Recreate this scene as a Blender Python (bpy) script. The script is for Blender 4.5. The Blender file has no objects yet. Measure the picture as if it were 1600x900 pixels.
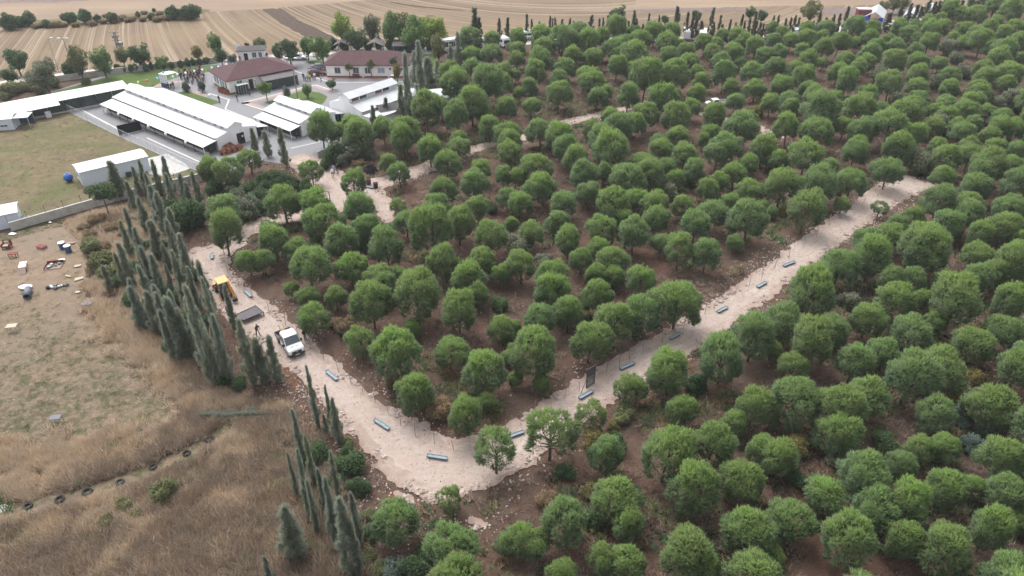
import bpy, math, random
import numpy as np
from mathutils import Vector
R = math.radians
random.seed(7); RNG = np.random.default_rng(7)
SC = bpy.context.scene; COL = SC.collection

# ------------------------------------------------------------------ camera, sky, sun, exposure
F = 1110.0; TH = R(33.0); CAMH = 48.0
cam = bpy.data.cameras.new('camera'); camo = bpy.data.objects.new('camera', cam); COL.objects.link(camo)
cam.sensor_width = 36; cam.lens = F/1600*36; cam.clip_end = 6000; cam.clip_start = 0.5
camo.location = (0, 0, CAMH); camo.rotation_euler = (R(90)-TH, 0, 0); SC.camera = camo
SUN_EL, SUN_AZ = R(58), R(-35)          # high behind thin cloud, from beyond and to the left
W = bpy.data.worlds.new('World'); SC.world = W; W.use_nodes = True
nt = W.node_tree; bg = nt.nodes['Background']
sky = nt.nodes.new('ShaderNodeTexSky'); sky.sky_type = 'NISHITA'; sky.sun_disc = False
sky.sun_elevation = SUN_EL; sky.sun_rotation = SUN_AZ; sky.air_density = 1.0; sky.dust_density = 4.0; sky.ozone_density = 1.0
hs = nt.nodes.new('ShaderNodeHueSaturation'); hs.inputs['Saturation'].default_value = 0.22
nt.links.new(sky.outputs[0], hs.inputs['Color']); nt.links.new(hs.outputs[0], bg.inputs[0])
bg.inputs[1].default_value = 0.15
sl = bpy.data.lights.new('sun', 'SUN'); sl.energy = .75; sl.angle = R(40); sl.color = (1, .965, .92)
so = bpy.data.objects.new('sun', sl); COL.objects.link(so)
sd = Vector((math.sin(SUN_AZ)*math.cos(SUN_EL), math.cos(SUN_AZ)*math.cos(SUN_EL), math.sin(SUN_EL)))
so.rotation_euler = (-sd).to_track_quat('-Z', 'Y').to_euler(); so.location = (0, 0, 120)
SC.view_settings.view_transform = 'Standard'; SC.view_settings.look = 'None'
SC.view_settings.gamma = 1; SC.view_settings.exposure = 1.45
SC.cycles.max_bounces = 5; SC.cycles.diffuse_bounces = 4; SC.cycles.transparent_max_bounces = 6

# ------------------------------------------------------------------ survey: where a sighting meets a level
def at(x, y, z=0.0):
    dx = (x-800)/F; dy = -(y-450)/F
    d1 = math.cos(TH)+dy*math.sin(TH); d2 = -math.sin(TH)+dy*math.cos(TH)
    t = (z-CAMH)/d2
    return (dx*t, d1*t)
def depth(X, Y, Z): return Y*math.cos(TH)-(Z-CAMH)*math.sin(TH)
def height_at(X, Y, ty):                # height whose sighting is row ty over ground point X, Y
    k = (450-ty)/F; c, s = math.cos(TH), math.sin(TH)
    zz = Y*(k*c-s)/(c+k*s)
    return zz+CAMH
def pts(l): return [at(*p) for p in l]

# ------------------------------------------------------------------ node helper
TONE = dict(forest_soil=(.96, .92, .89), gravel=(.84, .805, .775), bare_yard_soil=(.76, .71, .63), dry_grass_soil=(.85, .82, .78), red_spoil=(.8, .76, .72), rough_pasture=(.58, .57, .52), lawn=(.66, .64, .62), grey_pavers=(.78, .78, .78), stubble=(.62, .59, .545), far_stubble=(.65, .63, .60), ploughed=(.33, .31, .30), ploughed_far=(.76, .74, .74), pale_track=(.85, .85, .85), concrete=(1., .97, .93), concrete_apron=(.72, .72, .72), white_roof_sheet=(.57, .575, .58), render_wall=(.88, .88, .88), cream_wall=(.90, .89, .88), maroon_shingle=(.8, .8, .82), pink_pavers=(.7, .7, .7), pale_kerb=(.7, .7, .7), rock=(.72, .71, .70), gravel_lump=(.72, .71, .70), red_painted_wood=(.55, .5, .5), cream_board=(.62, .60, .56), white_plastic=(.78, .78, .78), pinkish_board=(.55, .53, .52), orange_wood=(.66, .62, .6), brown_felt=(.42, .42, .45), drum_dark_blue=(.6, .6, .6), blue_drum=(.6, .6, .6), digger_orange=(.72, .68, .7), yellow_plastic=(.75, .7, .6), pine_bark=(.75, .75, .75), green_paint=(.5, .5, .5), car_red=(.45, .45, .45), brick_red=(.62, .62, .62), grey_awning=(.62, .62, .62), grey_shingle=(.6, .6, .6), white_metal=(.75, .75, .75), pale_panel_wall=(.82, .82, .82), maroon_trailer=(.6, .6, .6), van_white=(.82, .82, .82))
class NT:
    def __init__(s, name):
        s.m = bpy.data.materials.new(name); s.m.use_nodes = True; s.t = s.m.node_tree
        s.b = s.t.nodes['Principled BSDF']; s.out = s.t.nodes['Material Output']
        s.b.inputs['Specular IOR Level'].default_value = .2; s.b.inputs['Roughness'].default_value = .9
        s.pos = s.n('ShaderNodeNewGeometry').outputs['Position']
    def n(s, k): return s.t.nodes.new(k)
    def put(s, sock, v):
        if isinstance(v, (int, float)): sock.default_value = v
        elif isinstance(v, tuple): sock.default_value = (*v, 1) if len(v) == 3 and sock.type == 'RGBA' else v
        else: s.t.links.new(v, sock)
    def noise(s, scale, detail=4, rough=.6, vec=None, dist=0):
        a = s.n('ShaderNodeTexNoise'); s.put(a.inputs['Vector'], vec or s.pos)
        a.inputs['Scale'].default_value = scale; a.inputs['Detail'].default_value = detail
        a.inputs['Roughness'].default_value = rough; a.inputs['Distortion'].default_value = dist
        return a.outputs['Fac']
    def vor(s, scale, out='Distance', vec=None):
        a = s.n('ShaderNodeTexVoronoi'); s.put(a.inputs['Vector'], vec or s.pos); a.inputs['Scale'].default_value = scale
        return a.outputs[out]
    def ramp(s, f, stops):
        a = s.n('ShaderNodeValToRGB'); s.put(a.inputs[0], f); e = a.color_ramp.elements
        while len(e) < len(stops): e.new(.5)
        for el, (p, c) in zip(e, stops):
            el.position = p; el.color = (*c, 1) if isinstance(c, tuple) else (c, c, c, 1)
        return a.outputs[0]
    def mix(s, f, a, b, mode='MIX'):
        m = s.n('ShaderNodeMix'); m.data_type = 'RGBA'; m.blend_type = mode
        s.put(m.inputs[0], f); s.put(m.inputs[6], a); s.put(m.inputs[7], b)
        return m.outputs[2]
    def math(s, op, a, b=0.0):
        m = s.n('ShaderNodeMath'); m.operation = op; s.put(m.inputs[0], a); s.put(m.inputs[1], b); return m.outputs[0]
    def attr(s, name, out='Fac'):
        a = s.n('ShaderNodeAttribute'); a.attribute_name = name; return a.outputs[out]
    def info(s, out): return s.n('ShaderNodeObjectInfo').outputs[out]
    def scaled(s, v):
        m = s.n('ShaderNodeMapping'); s.t.links.new(s.pos, m.inputs[0]); m.inputs['Scale'].default_value = v; return m.outputs[0]
    def done(s, col, rough=.9, bump=None, bstr=.3, bdist=.1, spec=.2, metal=0):
        if s.m.name in TONE: col = s.mix(1., col, TONE[s.m.name], 'MULTIPLY')
        s.put(s.b.inputs['Base Color'], col); s.put(s.b.inputs['Roughness'], rough)
        s.b.inputs['Specular IOR Level'].default_value = spec; s.b.inputs['Metallic'].default_value = metal
        if bump is not None:
            b = s.n('ShaderNodeBump'); b.inputs['Strength'].default_value = bstr; b.inputs['Distance'].default_value = bdist
            s.t.links.new(bump, b.inputs['Height']); s.t.links.new(b.outputs[0], s.b.inputs['Normal'])
        return s.m
def plain(name, c, rough=.7, spec=.3, var=.12, scale=1.5, metal=0):
    n = NT(name); f = n.noise(scale, 5, .65)
    d = tuple(x*(1-var) for x in c); u = tuple(min(1, x*(1+var)) for x in c)
    return n.done(n.ramp(f, [(.3, d), (.7, u)]), rough, spec=spec, metal=metal)
MT = {}
def mk():
    # --- ground covers
    n = NT('forest_soil'); a = n.noise(.09, 3); b = n.noise(.8, 6, .7); c = n.noise(6, 4, .7); e = n.noise(22, 3, .7); g = n.noise(2.4, 5, .75, dist=1.2)
    col = n.ramp(b, [(.3, (.056, .029, .022)), (.5, (.094, .054, .041)), (.72, (.120, .083, .067))])
    col = n.mix(n.ramp(a, [(.42, 0.), (.62, .55)]), col, (.090, .074, .058))
    col = n.mix(n.ramp(g, [(.52, 0.), (.66, .75)]), col, (.128, .104, .086))
    col = n.mix(n.ramp(c, [(.36, .65), (.5, 0.)]), col, (.032, .023, .018))
    col = n.mix(n.ramp(e, [(.64, 0.), (.74, .8)]), col, (.24, .20, .175))
    MT['forest'] = n.done(col, .95, n.math('ADD', c, e), .6, .12, .1)
    n = NT('gravel'); a = n.noise(.25, 4, .6); b = n.noise(1.7, 6, .75, dist=.6); c = n.noise(14, 3, .8); v = n.vor(7)
    col = n.ramp(b, [(.28, (.29, .23, .20)), (.45, (.385, .325, .295)), (.7, (.44, .395, .365))])
    col = n.mix(n.ramp(a, [(.45, 0.), (.7, .5)]), col, (.40, .32, .275))
    col = n.mix(n.ramp(c, [(.33, .65), (.47, 0.)]), col, (.30, .24, .21))
    col = n.mix(n.ramp(c, [(.6, 0.), (.75, .7)]), col, (.53, .495, .465))
    sdv = n.attr('sd')
    dirt = n.math('MULTIPLY', n.ramp(n.math('ADD', sdv, n.math('MULTIPLY', n.math('SUBTRACT', n.noise(.9, 5, .7), .5), 2.2)), [(.0, 0.), (.6, 1.)]), .8)
    mp = n.n('ShaderNodeMapRange'); mp.inputs[1].default_value = -1.3; mp.inputs[2].default_value = .2
    n.put(mp.inputs[0], n.math('ADD', sdv, n.math('MULTIPLY', n.math('SUBTRACT', n.noise(1.1, 6, .75), .5), 3.2)))
    col = n.mix(n.math('MULTIPLY', mp.outputs[0], .68), col, (.24, .165, .13))
    lump = n.ramp(n.noise(.7, 6, .8, dist=.8), [(.62, 0.), (.70, .6)])
    col = n.mix(lump, col, (.27, .195, .16))
    cs = n.n('ShaderNodeCombineXYZ'); n.put(cs.inputs[0], n.math('MULTIPLY', sdv, 1.9)); sx = n.n('ShaderNodeSeparateXYZ'); n.put(sx.inputs[0], n.pos); n.put(cs.inputs[1], n.math('MULTIPLY', sx.outputs[0], .10)); n.put(cs.inputs[2], n.math('MULTIPLY', sx.outputs[1], .10))
    rut = n.noise(1., 4, .65, cs.outputs[0])
    col = n.mix(n.ramp(rut, [(.34, .55), (.46, 0.)]), col, (.30, .235, .20)); col = n.mix(n.ramp(rut, [(.56, 0.), (.68, .55)]), col, (.52, .475, .44))
    wet = n.noise(.35, 6, .7, dist=1.); col = n.mix(n.ramp(wet, [(.55, 0.), (.68, .5)]), col, (.33, .265, .23))
    MT['gravel'] = n.done(col, .95, n.math('ADD', c, n.math('MULTIPLY', b, 2.)), .7, .09, .1)
    n = NT('bare_yard_soil'); a = n.noise(.12, 4, .6); b = n.noise(.9, 6, .72); c = n.noise(3.4, 4, .7); e = n.noise(12, 4, .75)
    col = n.ramp(b, [(.3, (.185, .142, .112)), (.55, (.245, .195, .158)), (.75, (.285, .235, .195))])
    col = n.mix(n.ramp(a, [(.44, 0.), (.60, .65)]), col, (.215, .185, .160)); col = n.mix(n.ramp(n.noise(.2, 5, .7, dist=.7), [(.54, 0.), (.68, .5)]), col, (.30, .235, .195))
    south = n.n('ShaderNodeSeparateXYZ'); n.put(south.inputs[0], n.pos)
    mr = n.n('ShaderNodeMapRange'); mr.inputs[1].default_value = 76; mr.inputs[2].default_value = 54; n.put(mr.inputs[0], south.outputs[1])
    gm = n.math('MULTIPLY', n.ramp(n.noise(1.3, 7, .8, dist=.4), [(.42, 0.), (.56, 1.)]), mr.outputs[0])
    col = n.mix(n.math('MULTIPLY', gm, .8), col, (.125, .108, .080))
    gm2 = n.math('MULTIPLY', n.ramp(n.noise(.8, 7, .8, dist=.3), [(.49, 0.), (.60, .9)]), n.math('ADD', n.math('MULTIPLY', mr.outputs[0], .85), .1))
    col = n.mix(gm2, col, (.068, .085, .04))
    col = n.mix(n.ramp(c, [(.27, .85), (.37, 0.)]), col, (.12, .085, .06))
    col = n.mix(n.ramp(e, [(.3, .5), (.45, 0.)]), col, (.20, .145, .11))
    MT['yard'] = n.done(col, .95, n.math('ADD', c, e), .6, .1, .1)
    n = NT('dry_grass_soil'); a = n.noise(.3, 5); b = n.noise(1.6, 6, .75); c = n.noise(9, 4, .75)
    col = n.ramp(b, [(.3, (.075, .056, .040)), (.5, (.135, .102, .073)), (.7, (.20, .155, .11))])
    col = n.mix(n.ramp(a, [(.42, 0.), (.62, .7)]), col, (.115, .085, .066))
    col = n.mix(n.ramp(c, [(.3, .6), (.48, 0.)]), col, (.06, .045, .032))
    MT['drysoil'] = n.done(col, .95, c, .7, .15, .1)
    n = NT('red_spoil'); a = n.noise(.5, 5); b = n.noise(2.2, 6, .75); c = n.noise(9, 4, .8)
    col = n.ramp(b, [(.3, (.09, .042, .028)), (.5, (.15, .075, .05)), (.75, (.21, .125, .09))])
    col = n.mix(n.ramp(c, [(.6, 0.), (.7, .8)]), col, (.42, .34, .29))
    col = n.mix(n.ramp(a, [(.5, 0.), (.65, .6)]), col, (.11, .085, .06))
    MT['spoil'] = n.done(col, .95, c, .8, .15, .1)
    n = NT('rough_pasture'); a = n.noise(.11, 4, .6, dist=.6); b = n.noise(.5, 6, .7); c = n.noise(3, 4, .7)
    col = n.ramp(b, [(.3, (.15, .115, .08)), (.5, (.20, .165, .105)), (.72, (.27, .215, .14))])
    col = n.mix(n.ramp(a, [(.45, 0.), (.6, .85)]), col, (.13, .145, .065))
    col = n.mix(n.ramp(n.noise(.17, 4), [(.56, 0.), (.68, .7)]), col, (.17, .125, .105))
    col = n.mix(n.ramp(c, [(.3, .5), (.45, 0.)]), col, (.09, .085, .05))
    MT['pasture'] = n.done(col, .95, c, .5, .08, .1)
    n = NT('lawn'); b = n.noise(.4, 5, .7); c = n.noise(4, 4, .7)
    col = n.ramp(b, [(.3, (.075, .125, .035)), (.6, (.11, .16, .05)), (.8, (.17, .18, .075))])
    col = n.mix(n.ramp(c, [(.3, .5), (.5, 0.)]), col, (.055, .085, .025))
    MT['lawn'] = n.done(col, .95, c, .5, .06, .1)
    n = NT('grey_pavers'); b = n.noise(.3, 5, .65); c = n.noise(5, 3)
    br = n.n('ShaderNodeTexBrick'); br.inputs['Scale'].default_value = 2.2; n.put(br.inputs['Vector'], n.pos)
    br.inputs['Color1'].default_value = (.235, .235, .25, 1); br.inputs['Color2'].default_value = (.195, .195, .207, 1); br.inputs['Mortar'].default_value = (.15, .15, .152, 1)
    br.inputs['Mortar Size'].default_value = .012
    col = n.mix(n.ramp(b, [(.35, .55), (.6, 0.)]), br.outputs[0], (.21, .21, .215))
    MT['pavers'] = n.done(col, .85, c, .2, .03)
    n = NT('stubble'); s = n.attr('s'); cx = n.n('ShaderNodeCombineXYZ'); n.put(cx.inputs[0], s)
    sp = n.n('ShaderNodeSeparateXYZ'); n.put(sp.inputs[0], n.pos)
    n.put(cx.inputs[1], n.math('MULTIPLY', sp.outputs[1], .006)); n.put(cx.inputs[2], n.math('MULTIPLY', sp.outputs[0], .006))
    a = n.noise(.16, 3, .6, cx.outputs[0]); b = n.noise(.75, 3, .7, cx.outputs[0]); c = n.noise(.8, 5, .75); d = n.noise(.018, 4, .6)
    col = n.ramp(b, [(.36, (.125, .092, .066)), (.46, (.19, .145, .106)), (.55, (.24, .19, .142)), (.62, (.40, .345, .275))])
    col = n.mix(n.ramp(a, [(.35, .65), (.52, 0.)]), col, (.20, .152, .112))
    col = n.mix(n.ramp(d, [(.42, 0.), (.65, .55)]), col, (.31, .24, .165))
    col = n.mix(n.ramp(c, [(.32, .45), (.5, 0.)]), col, (.17, .128, .09))
    MT['stubble'] = n.done(col, .95, c, .4, .1, .1)
    n = NT('far_stubble'); b = n.noise(1., 4, .65, n.scaled((.015, .09, 1))); c = n.noise(.5, 5, .75); d = n.noise(.012, 3)
    col = n.ramp(b, [(.3, (.25, .185, .13)), (.55, (.315, .24, .17)), (.75, (.355, .285, .215))])
    col = n.mix(n.ramp(d, [(.45, 0.), (.6, .6)]), col, (.24, .172, .135)); col = n.mix(n.ramp(c, [(.3, .3), (.5, 0.)]), col, (.19, .138, .10))
    MT['farstubble'] = n.done(col, .95)
    n = NT('ploughed'); b = n.noise(1.1, 5, .8); col = n.ramp(b, [(.3, (.085, .055, .042)), (.5, (.16, .11, .08)), (.72, (.25, .18, .135))])
    MT['plough'] = n.done(col, .95, b, .8, .3)
    n = NT('ploughed_far'); b = n.noise(.5, 5, .75); col = n.ramp(b, [(.3, (.125, .094, .084)), (.7, (.195, .152, .135))]); MT['ploughfar'] = n.done(col, .95)
    MT['track'] = plain('pale_track', (.44, .41, .37), .95, .1, .2, 1.2)
    MT['concrete'] = plain('concrete', (.36, .35, .33), .9, .2, .18, 1.1)
    MT['apron'] = plain('concrete_apron', (.46, .455, .44), .9, .2, .1, .8)
    MT['pinkband'] = plain('pink_pavers', (.37, .275, .25), .85, .2, .12, 4)
    MT['kerbline'] = plain('pale_kerb', (.62, .58, .56), .85, .2, .1, 3)
    # --- buildings
    n = NT('white_roof_sheet'); f = n.noise(.5, 5, .6); d = n.noise(.35, 7, .78, dist=.5); e = n.noise(2.5, 4, .7, n.scaled((1, 1, .2))); col = n.ramp(f, [(.35, (.60, .615, .63)), (.65, (.68, .69, .70))]); col = n.mix(n.ramp(d, [(.52, 0.), (.70, .40)]), col, (.42, .41, .40)); col = n.mix(n.ramp(e, [(.60, 0.), (.72, .30)]), col, (.40, .38, .36)); MT['roofw'] = n.done(col, .45, spec=.4)
    n = NT('render_wall'); f = n.noise(.6, 6, .7, n.scaled((1, 1, .25))); MT['wallw'] = n.done(n.ramp(f, [(.28, (.66, .645, .635)), (.5, (.79, .78, .775)), (.75, (.83, .825, .82))]), .85)
    n = NT('cream_wall'); f = n.noise(.6, 6, .7, n.scaled((1, 1, .25))); MT['cream'] = n.done(n.ramp(f, [(.28, (.68, .64, .61)), (.6, (.82, .78, .75))]), .85)
    n = NT('maroon_shingle'); f = n.noise(1.2, 6, .7); g = n.noise(1., 3, .6, n.scaled((.6, .6, 9)))
    col = n.mix(n.ramp(g, [(.4, .35), (.6, 0.)]), n.ramp(f, [(.3, (.072, .034, .038)), (.7, (.108, .055, .060))]), (.052, .026, .029)); MT['maroon'] = n.done(col, .85, f, .3, .05)
    MT['greyroof'] = plain('grey_shingle', (.115, .105, .11), .85, .2, .2, 2)
    MT['awning'] = plain('grey_awning', (.17, .155, .165), .8, .2, .12, 1)
    n = NT('galvanised_sheet'); f = n.noise(.7, 5, .7); g = n.noise(.9, 4, .7, n.scaled((1, .3, 1)))
    col = n.mix(n.ramp(g, [(.6, 0.), (.66, .85)]), n.ramp(f, [(.3, (.40, .43, .46)), (.7, (.52, .55, .58))]), (.33, .16, .10)); MT['galv'] = n.done(col, .5, spec=.5)
    MT['brick'] = plain('brick_red', (.30, .13, .095), .9, .15, .25, 5)
    MT['glass'] = plain('window_glass', (.045, .055, .062), .12, .6, .2, 1)
    MT['bluepane'] = plain('pale_pane', (.22, .29, .36), .15, .6, .15, 1)
    MT['dark'] = plain('dark_opening', (.018, .018, .02), .8, .2)
    MT['cage'] = plain('green_black_mesh', (.030, .042, .040), .7, .3, .3, 3)
    MT['frame'] = plain('dark_steel', (.05, .05, .052), .55, .4, .2)
    MT['whitemetal'] = plain('white_metal', (.70, .71, .71), .5, .4, .08)
    MT['galvpost'] = plain('weathered_post', (.20, .18, .165), .7, .3, .25, 4)
    MT['wire'] = plain('wire', (.22, .21, .20), .6, .4)
    MT['greyhut'] = plain('pale_panel_wall', (.56, .60, .66), .7, .3, .06)
    MT['bark'] = plain('pine_bark', (.125, .098, .082), .95, .1, .35, 5)
    MT['twig'] = plain('dead_twig', (.20, .165, .14), .95, .1, .25, 5)
    n = NT('rock'); f = n.noise(3, 5, .7); r = n.info('Random'); MT['rock'] = n.done(n.mix(r, n.ramp(f, [(.3, (.30, .24, .20)), (.7, (.50, .43, .38))]), n.ramp(f, [(.3, (.46, .40, .36)), (.7, (.66, .61, .57))])), .9)
    n = NT('gravel_lump'); f = n.noise(3, 5, .7); r = n.info('Random'); MT['lump'] = n.done(n.mix(r, n.ramp(f, [(.3, (.24, .17, .14)), (.7, (.36, .28, .24))]), n.ramp(f, [(.3, (.42, .35, .31)), (.7, (.58, .52, .48))])), .95)
    # --- vehicles and small things
    def paint(k, c, rough=.3): MT[k] = plain(k, c, rough, .5, .04, 2)
    paint('van_white', (.78, .79, .80)); paint('car_black', (.02, .02, .024)); paint('car_red', (.16, .018, .022)); paint('car_grey', (.15, .16, .18))
    paint('digger_orange', (.62, .25, .02), .45); paint('digger_cream', (.46, .26, .09), .6); paint('yellow_plastic', (.70, .47, .03), .5)
    MT['rubber'] = plain('rubber', (.025, .025, .027), .85, .2, .3, 6); MT['rim'] = plain('rim', (.34, .34, .35), .45, .5)
    MT['plastic_black'] = plain('black_plastic', (.028, .028, .031), .6, .4); MT['lampglass'] = plain('lamp_glass', (.55, .57, .60), .15, .6)
    MT['tail'] = plain('tail_lamp', (.35, .02, .02), .3, .5)
    MT['trough'] = plain('pale_blue_trough', (.135, .175, .205), .6, .3, .25, 3); MT['troughin'] = plain('trough_inside', (.17, .22, .25), .7, .3, .3, 4)
    MT['blue'] = plain('blue_drum', (.02, .14, .52), .4, .4, .1); MT['drumblue'] = plain('drum_dark_blue', (.06, .12, .24), .5, .4, .1)
    MT['white'] = plain('white_plastic', (.74, .74, .73), .5, .4, .06); MT['slate'] = plain('slate_plastic', (.075, .078, .10), .6, .4, .15)
    MT['redwood'] = plain('red_painted_wood', (.27, .07, .05), .75, .2, .25, 4); MT['orangewood'] = plain('orange_wood', (.50, .20, .06), .7, .2, .2, 4); MT['brownroof'] = plain('brown_felt', (.20, .07, .04), .8, .2, .2, 4)
    MT['tarp'] = plain('black_tarp', (.008, .008, .010), .95, .03, .2, 3); MT['purpletarp'] = plain('dark_grey_sheet', (.072, .062, .068), .7, .3, .15, 2)
    MT['green'] = plain('green_paint', (.10, .30, .17), .6, .3, .2, 4); MT['pinkboard'] = plain('pinkish_board', (.45, .33, .31), .8, .2, .1)
    MT['cream_p'] = plain('cream_board', (.55, .50, .40), .7, .2, .1); MT['navy'] = plain('navy_panel', (.035, .055, .12), .6, .3)
    MT['redtrailer'] = plain('maroon_trailer', (.23, .022, .045), .55, .3); MT['bluecloth'] = plain('blue_cloth', (.03, .06, .36), .8, .2)
    n = NT('balloon_skin'); MT['balloon'] = n.done(n.info('Color'), .35, spec=.5)
    n = NT('shirt_cloth'); MT['shirt'] = n.done(n.info('Color'), .9)
    n = NT('trouser_cloth'); MT['trouser'] = n.done(n.ramp(n.info('Random'), [(.0, (.02, .022, .03)), (.5, (.045, .05, .075)), (1., (.11, .095, .08))]), .9)
    MT['skin'] = plain('skin', (.42, .25, .18), .6, .3, .05); MT['hair'] = plain('hair', (.025, .018, .014), .8, .3); MT['shoe'] = plain('shoe', (.03, .028, .027), .7, .3)
    # --- leaves
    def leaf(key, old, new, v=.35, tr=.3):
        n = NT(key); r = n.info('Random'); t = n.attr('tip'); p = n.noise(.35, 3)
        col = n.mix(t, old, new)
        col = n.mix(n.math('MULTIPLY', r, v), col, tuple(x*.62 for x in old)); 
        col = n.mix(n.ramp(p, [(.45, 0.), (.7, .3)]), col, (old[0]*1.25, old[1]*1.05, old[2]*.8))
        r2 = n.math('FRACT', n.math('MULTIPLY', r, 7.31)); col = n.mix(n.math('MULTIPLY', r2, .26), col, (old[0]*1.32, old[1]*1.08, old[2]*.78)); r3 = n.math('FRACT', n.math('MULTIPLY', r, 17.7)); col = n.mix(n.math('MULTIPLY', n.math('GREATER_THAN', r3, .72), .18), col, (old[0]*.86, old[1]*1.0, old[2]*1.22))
        n.done(col, .75, spec=.12)
        tl = n.n('ShaderNodeBsdfTranslucent'); n.put(tl.inputs[0], col); mx = n.n('ShaderNodeMixShader'); mx.inputs[0].default_value = tr
        n.t.links.new(n.b.outputs[0], mx.inputs[1]); n.t.links.new(tl.outputs[0], mx.inputs[2]); n.t.links.new(mx.outputs[0], n.out.inputs[0])
        MT[key] = n.m
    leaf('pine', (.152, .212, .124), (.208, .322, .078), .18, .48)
    leaf('cypress', (.22, .255, .205), (.36, .40, .325), .22, .48)
    leaf('cypressfar', (.085, .110, .085), (.12, .15, .105), .4, .4)
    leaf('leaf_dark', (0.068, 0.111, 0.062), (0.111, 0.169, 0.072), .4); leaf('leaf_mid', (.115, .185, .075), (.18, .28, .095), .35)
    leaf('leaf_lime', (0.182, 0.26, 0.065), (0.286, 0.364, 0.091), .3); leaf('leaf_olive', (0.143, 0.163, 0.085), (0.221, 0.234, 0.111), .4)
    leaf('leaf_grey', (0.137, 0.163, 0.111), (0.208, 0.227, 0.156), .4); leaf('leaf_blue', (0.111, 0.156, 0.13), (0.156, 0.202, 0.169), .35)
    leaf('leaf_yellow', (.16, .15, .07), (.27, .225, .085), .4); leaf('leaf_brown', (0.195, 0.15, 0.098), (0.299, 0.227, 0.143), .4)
    leaf('straw', (.35, .275, .20), (.53, .425, .315), .4, .38); leaf('straw_dark', (.19, .148, .116), (.31, .245, .192), .45, .4)
    leaf('turf', (.072, .105, .042), (.12, .155, .062), .4, .35); leaf('litter', (.12, .092, .074), (.25, .205, .17), .5, .2)
mk()

# ------------------------------------------------------------------ numpy fields
def vnoise(x, y, seed=0):
    x = np.asarray(x, float); y = np.asarray(y, float)
    xi = np.floor(x).astype(np.int64); yi = np.floor(y).astype(np.int64); xf = x-xi; yf = y-yi
    def h(a, b):
        n = (a*374761393+b*668265263+seed*974711) & 0x7fffffff
        n = ((n ^ (n >> 13))*1274126177) & 0x7fffffff
        return ((n ^ (n >> 16)) & 0xffff)/65535.
    u = xf*xf*(3-2*xf); v = yf*yf*(3-2*yf)
    return (h(xi, yi)*(1-u)+h(xi+1, yi)*u)*(1-v)+(h(xi, yi+1)*(1-u)+h(xi+1, yi+1)*u)*v
def fbm(x, y, seed=0, o=4):
    s = 0; a = .5; t = 0
    for k in range(o):
        s = s+a*vnoise(x*2**k, y*2**k, seed+k*17); t += a; a *= .55
    return s/t-.5
def sd_path(P, X, Y):
    d = np.full(np.shape(X), 1e9)
    for (a, b) in zip(P[:-1], P[1:]):
        (ax, ay), (bx, by) = a[:2], b[:2]; vx, vy = bx-ax, by-ay; L = vx*vx+vy*vy+1e-9
        t = np.clip(((X-ax)*vx+(Y-ay)*vy)/L, 0, 1)
        d = np.minimum(d, np.hypot(X-ax-t*vx, Y-ay-t*vy)-(a[2]*(1-t)+b[2]*t))
    return d
def sd_poly(P, X, Y):
    d = np.full(np.shape(X), 1e18); s = np.ones(np.shape(X)); n = len(P)
    for i in range(n):
        ax, ay = P[i]; bx, by = P[i-1]; ex, ey = bx-ax, by-ay; wx, wy = X-ax, Y-ay
        t = np.clip((wx*ex+wy*ey)/(ex*ex+ey*ey+1e-9), 0, 1); d = np.minimum(d, (wx-ex*t)**2+(wy-ey*t)**2)
        c1 = Y >= ay; c2 = Y < by; c3 = ex*wy > ey*wx
        s = np.where((c1 & c2 & c3) | (~c1 & ~c2 & ~c3), -s, s)
    return s*np.sqrt(d)
def path(l): return [(*at(p[0], p[1]), p[2]) for p in l]
ROADS = [
 path([(474, 250, 2.6), (500, 268, 3.0), (522, 292, 2.9), (532, 318, 2.2), (500, 332, 1.7), (455, 340, 1.6), (412, 348, 1.7), (382, 362, 1.7), (358, 384, 2.0), (322, 400, 2.9), (338, 430, 1.8), (362, 462, 2.3), (402, 499, 2.6), (452, 541, 2.3), (515, 597, 2.05), (570, 649, 2.4), (640, 704, 3.3), (692, 737, 3.5), (742, 724, 3.2), (797, 702, 2.7), (850, 664, 2.4), (920, 616, 2.35), (1000, 569, 2.3), (1080, 519, 2.3), (1140, 481, 2.2), (1200, 438, 2.2), (1260, 394, 2.2), (1320, 350, 2.3), (1380, 309, 2.6), (1420, 286, 2.9), (1455, 292, 1.5)]),
 path([(535, 285, 2.4), (575, 292, 2.2), (620, 278, 1.9), (668, 262, 2.0), (740, 233, 1.5), (830, 212, 1.4), (885, 192, 1.4), (950, 177, 1.3), (1000, 165, 1.5)]),
 path([(575, 296, 1.8), (598, 318, 1.7), (608, 345, .9)]),
 path([(735, 812, .5), (745, 818, .8)]), path([(626, 778, .5), (640, 784, .7)]),
 path([(1178, 196, 1.1), (1212, 214, 1.3)]), path([(1012, 160, .9), (1180, 198, .9)]),
]
def road_sd(X, Y):
    d = np.full(np.shape(X), 1e9)
    for P in ROADS: d = np.minimum(d, sd_path(P, X, Y))
    return d
YARD = pts([(-160, 372), (0, 362), (20, 362), (80, 352), (125, 352), (150, 392), (135, 440), (155, 480), (200, 520), (262, 562), (300, 610), (330, 652), (250, 700), (120, 712), (0, 735), (-160, 750)])
DRY = pts([(150, 480), (185, 510), (225, 535), (290, 590), (345, 625), (440, 650), (470, 700), (515, 790), (560, 960), (-220, 960), (-220, 700), (0, 712), (120, 700), (250, 690), (322, 650), (296, 612), (258, 565), (200, 525)])
DRY2 = pts([(112, 350), (150, 336), (235, 326), (262, 360), (258, 420), (262, 470), (235, 520), (200, 520), (160, 480), (142, 445), (155, 400), (128, 362)])
PASTURE = pts([(-140, 215), (0, 202), (30, 196), (104, 173), (186, 214), (318, 272), (150, 322), (12, 356), (-140, 400)])
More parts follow.
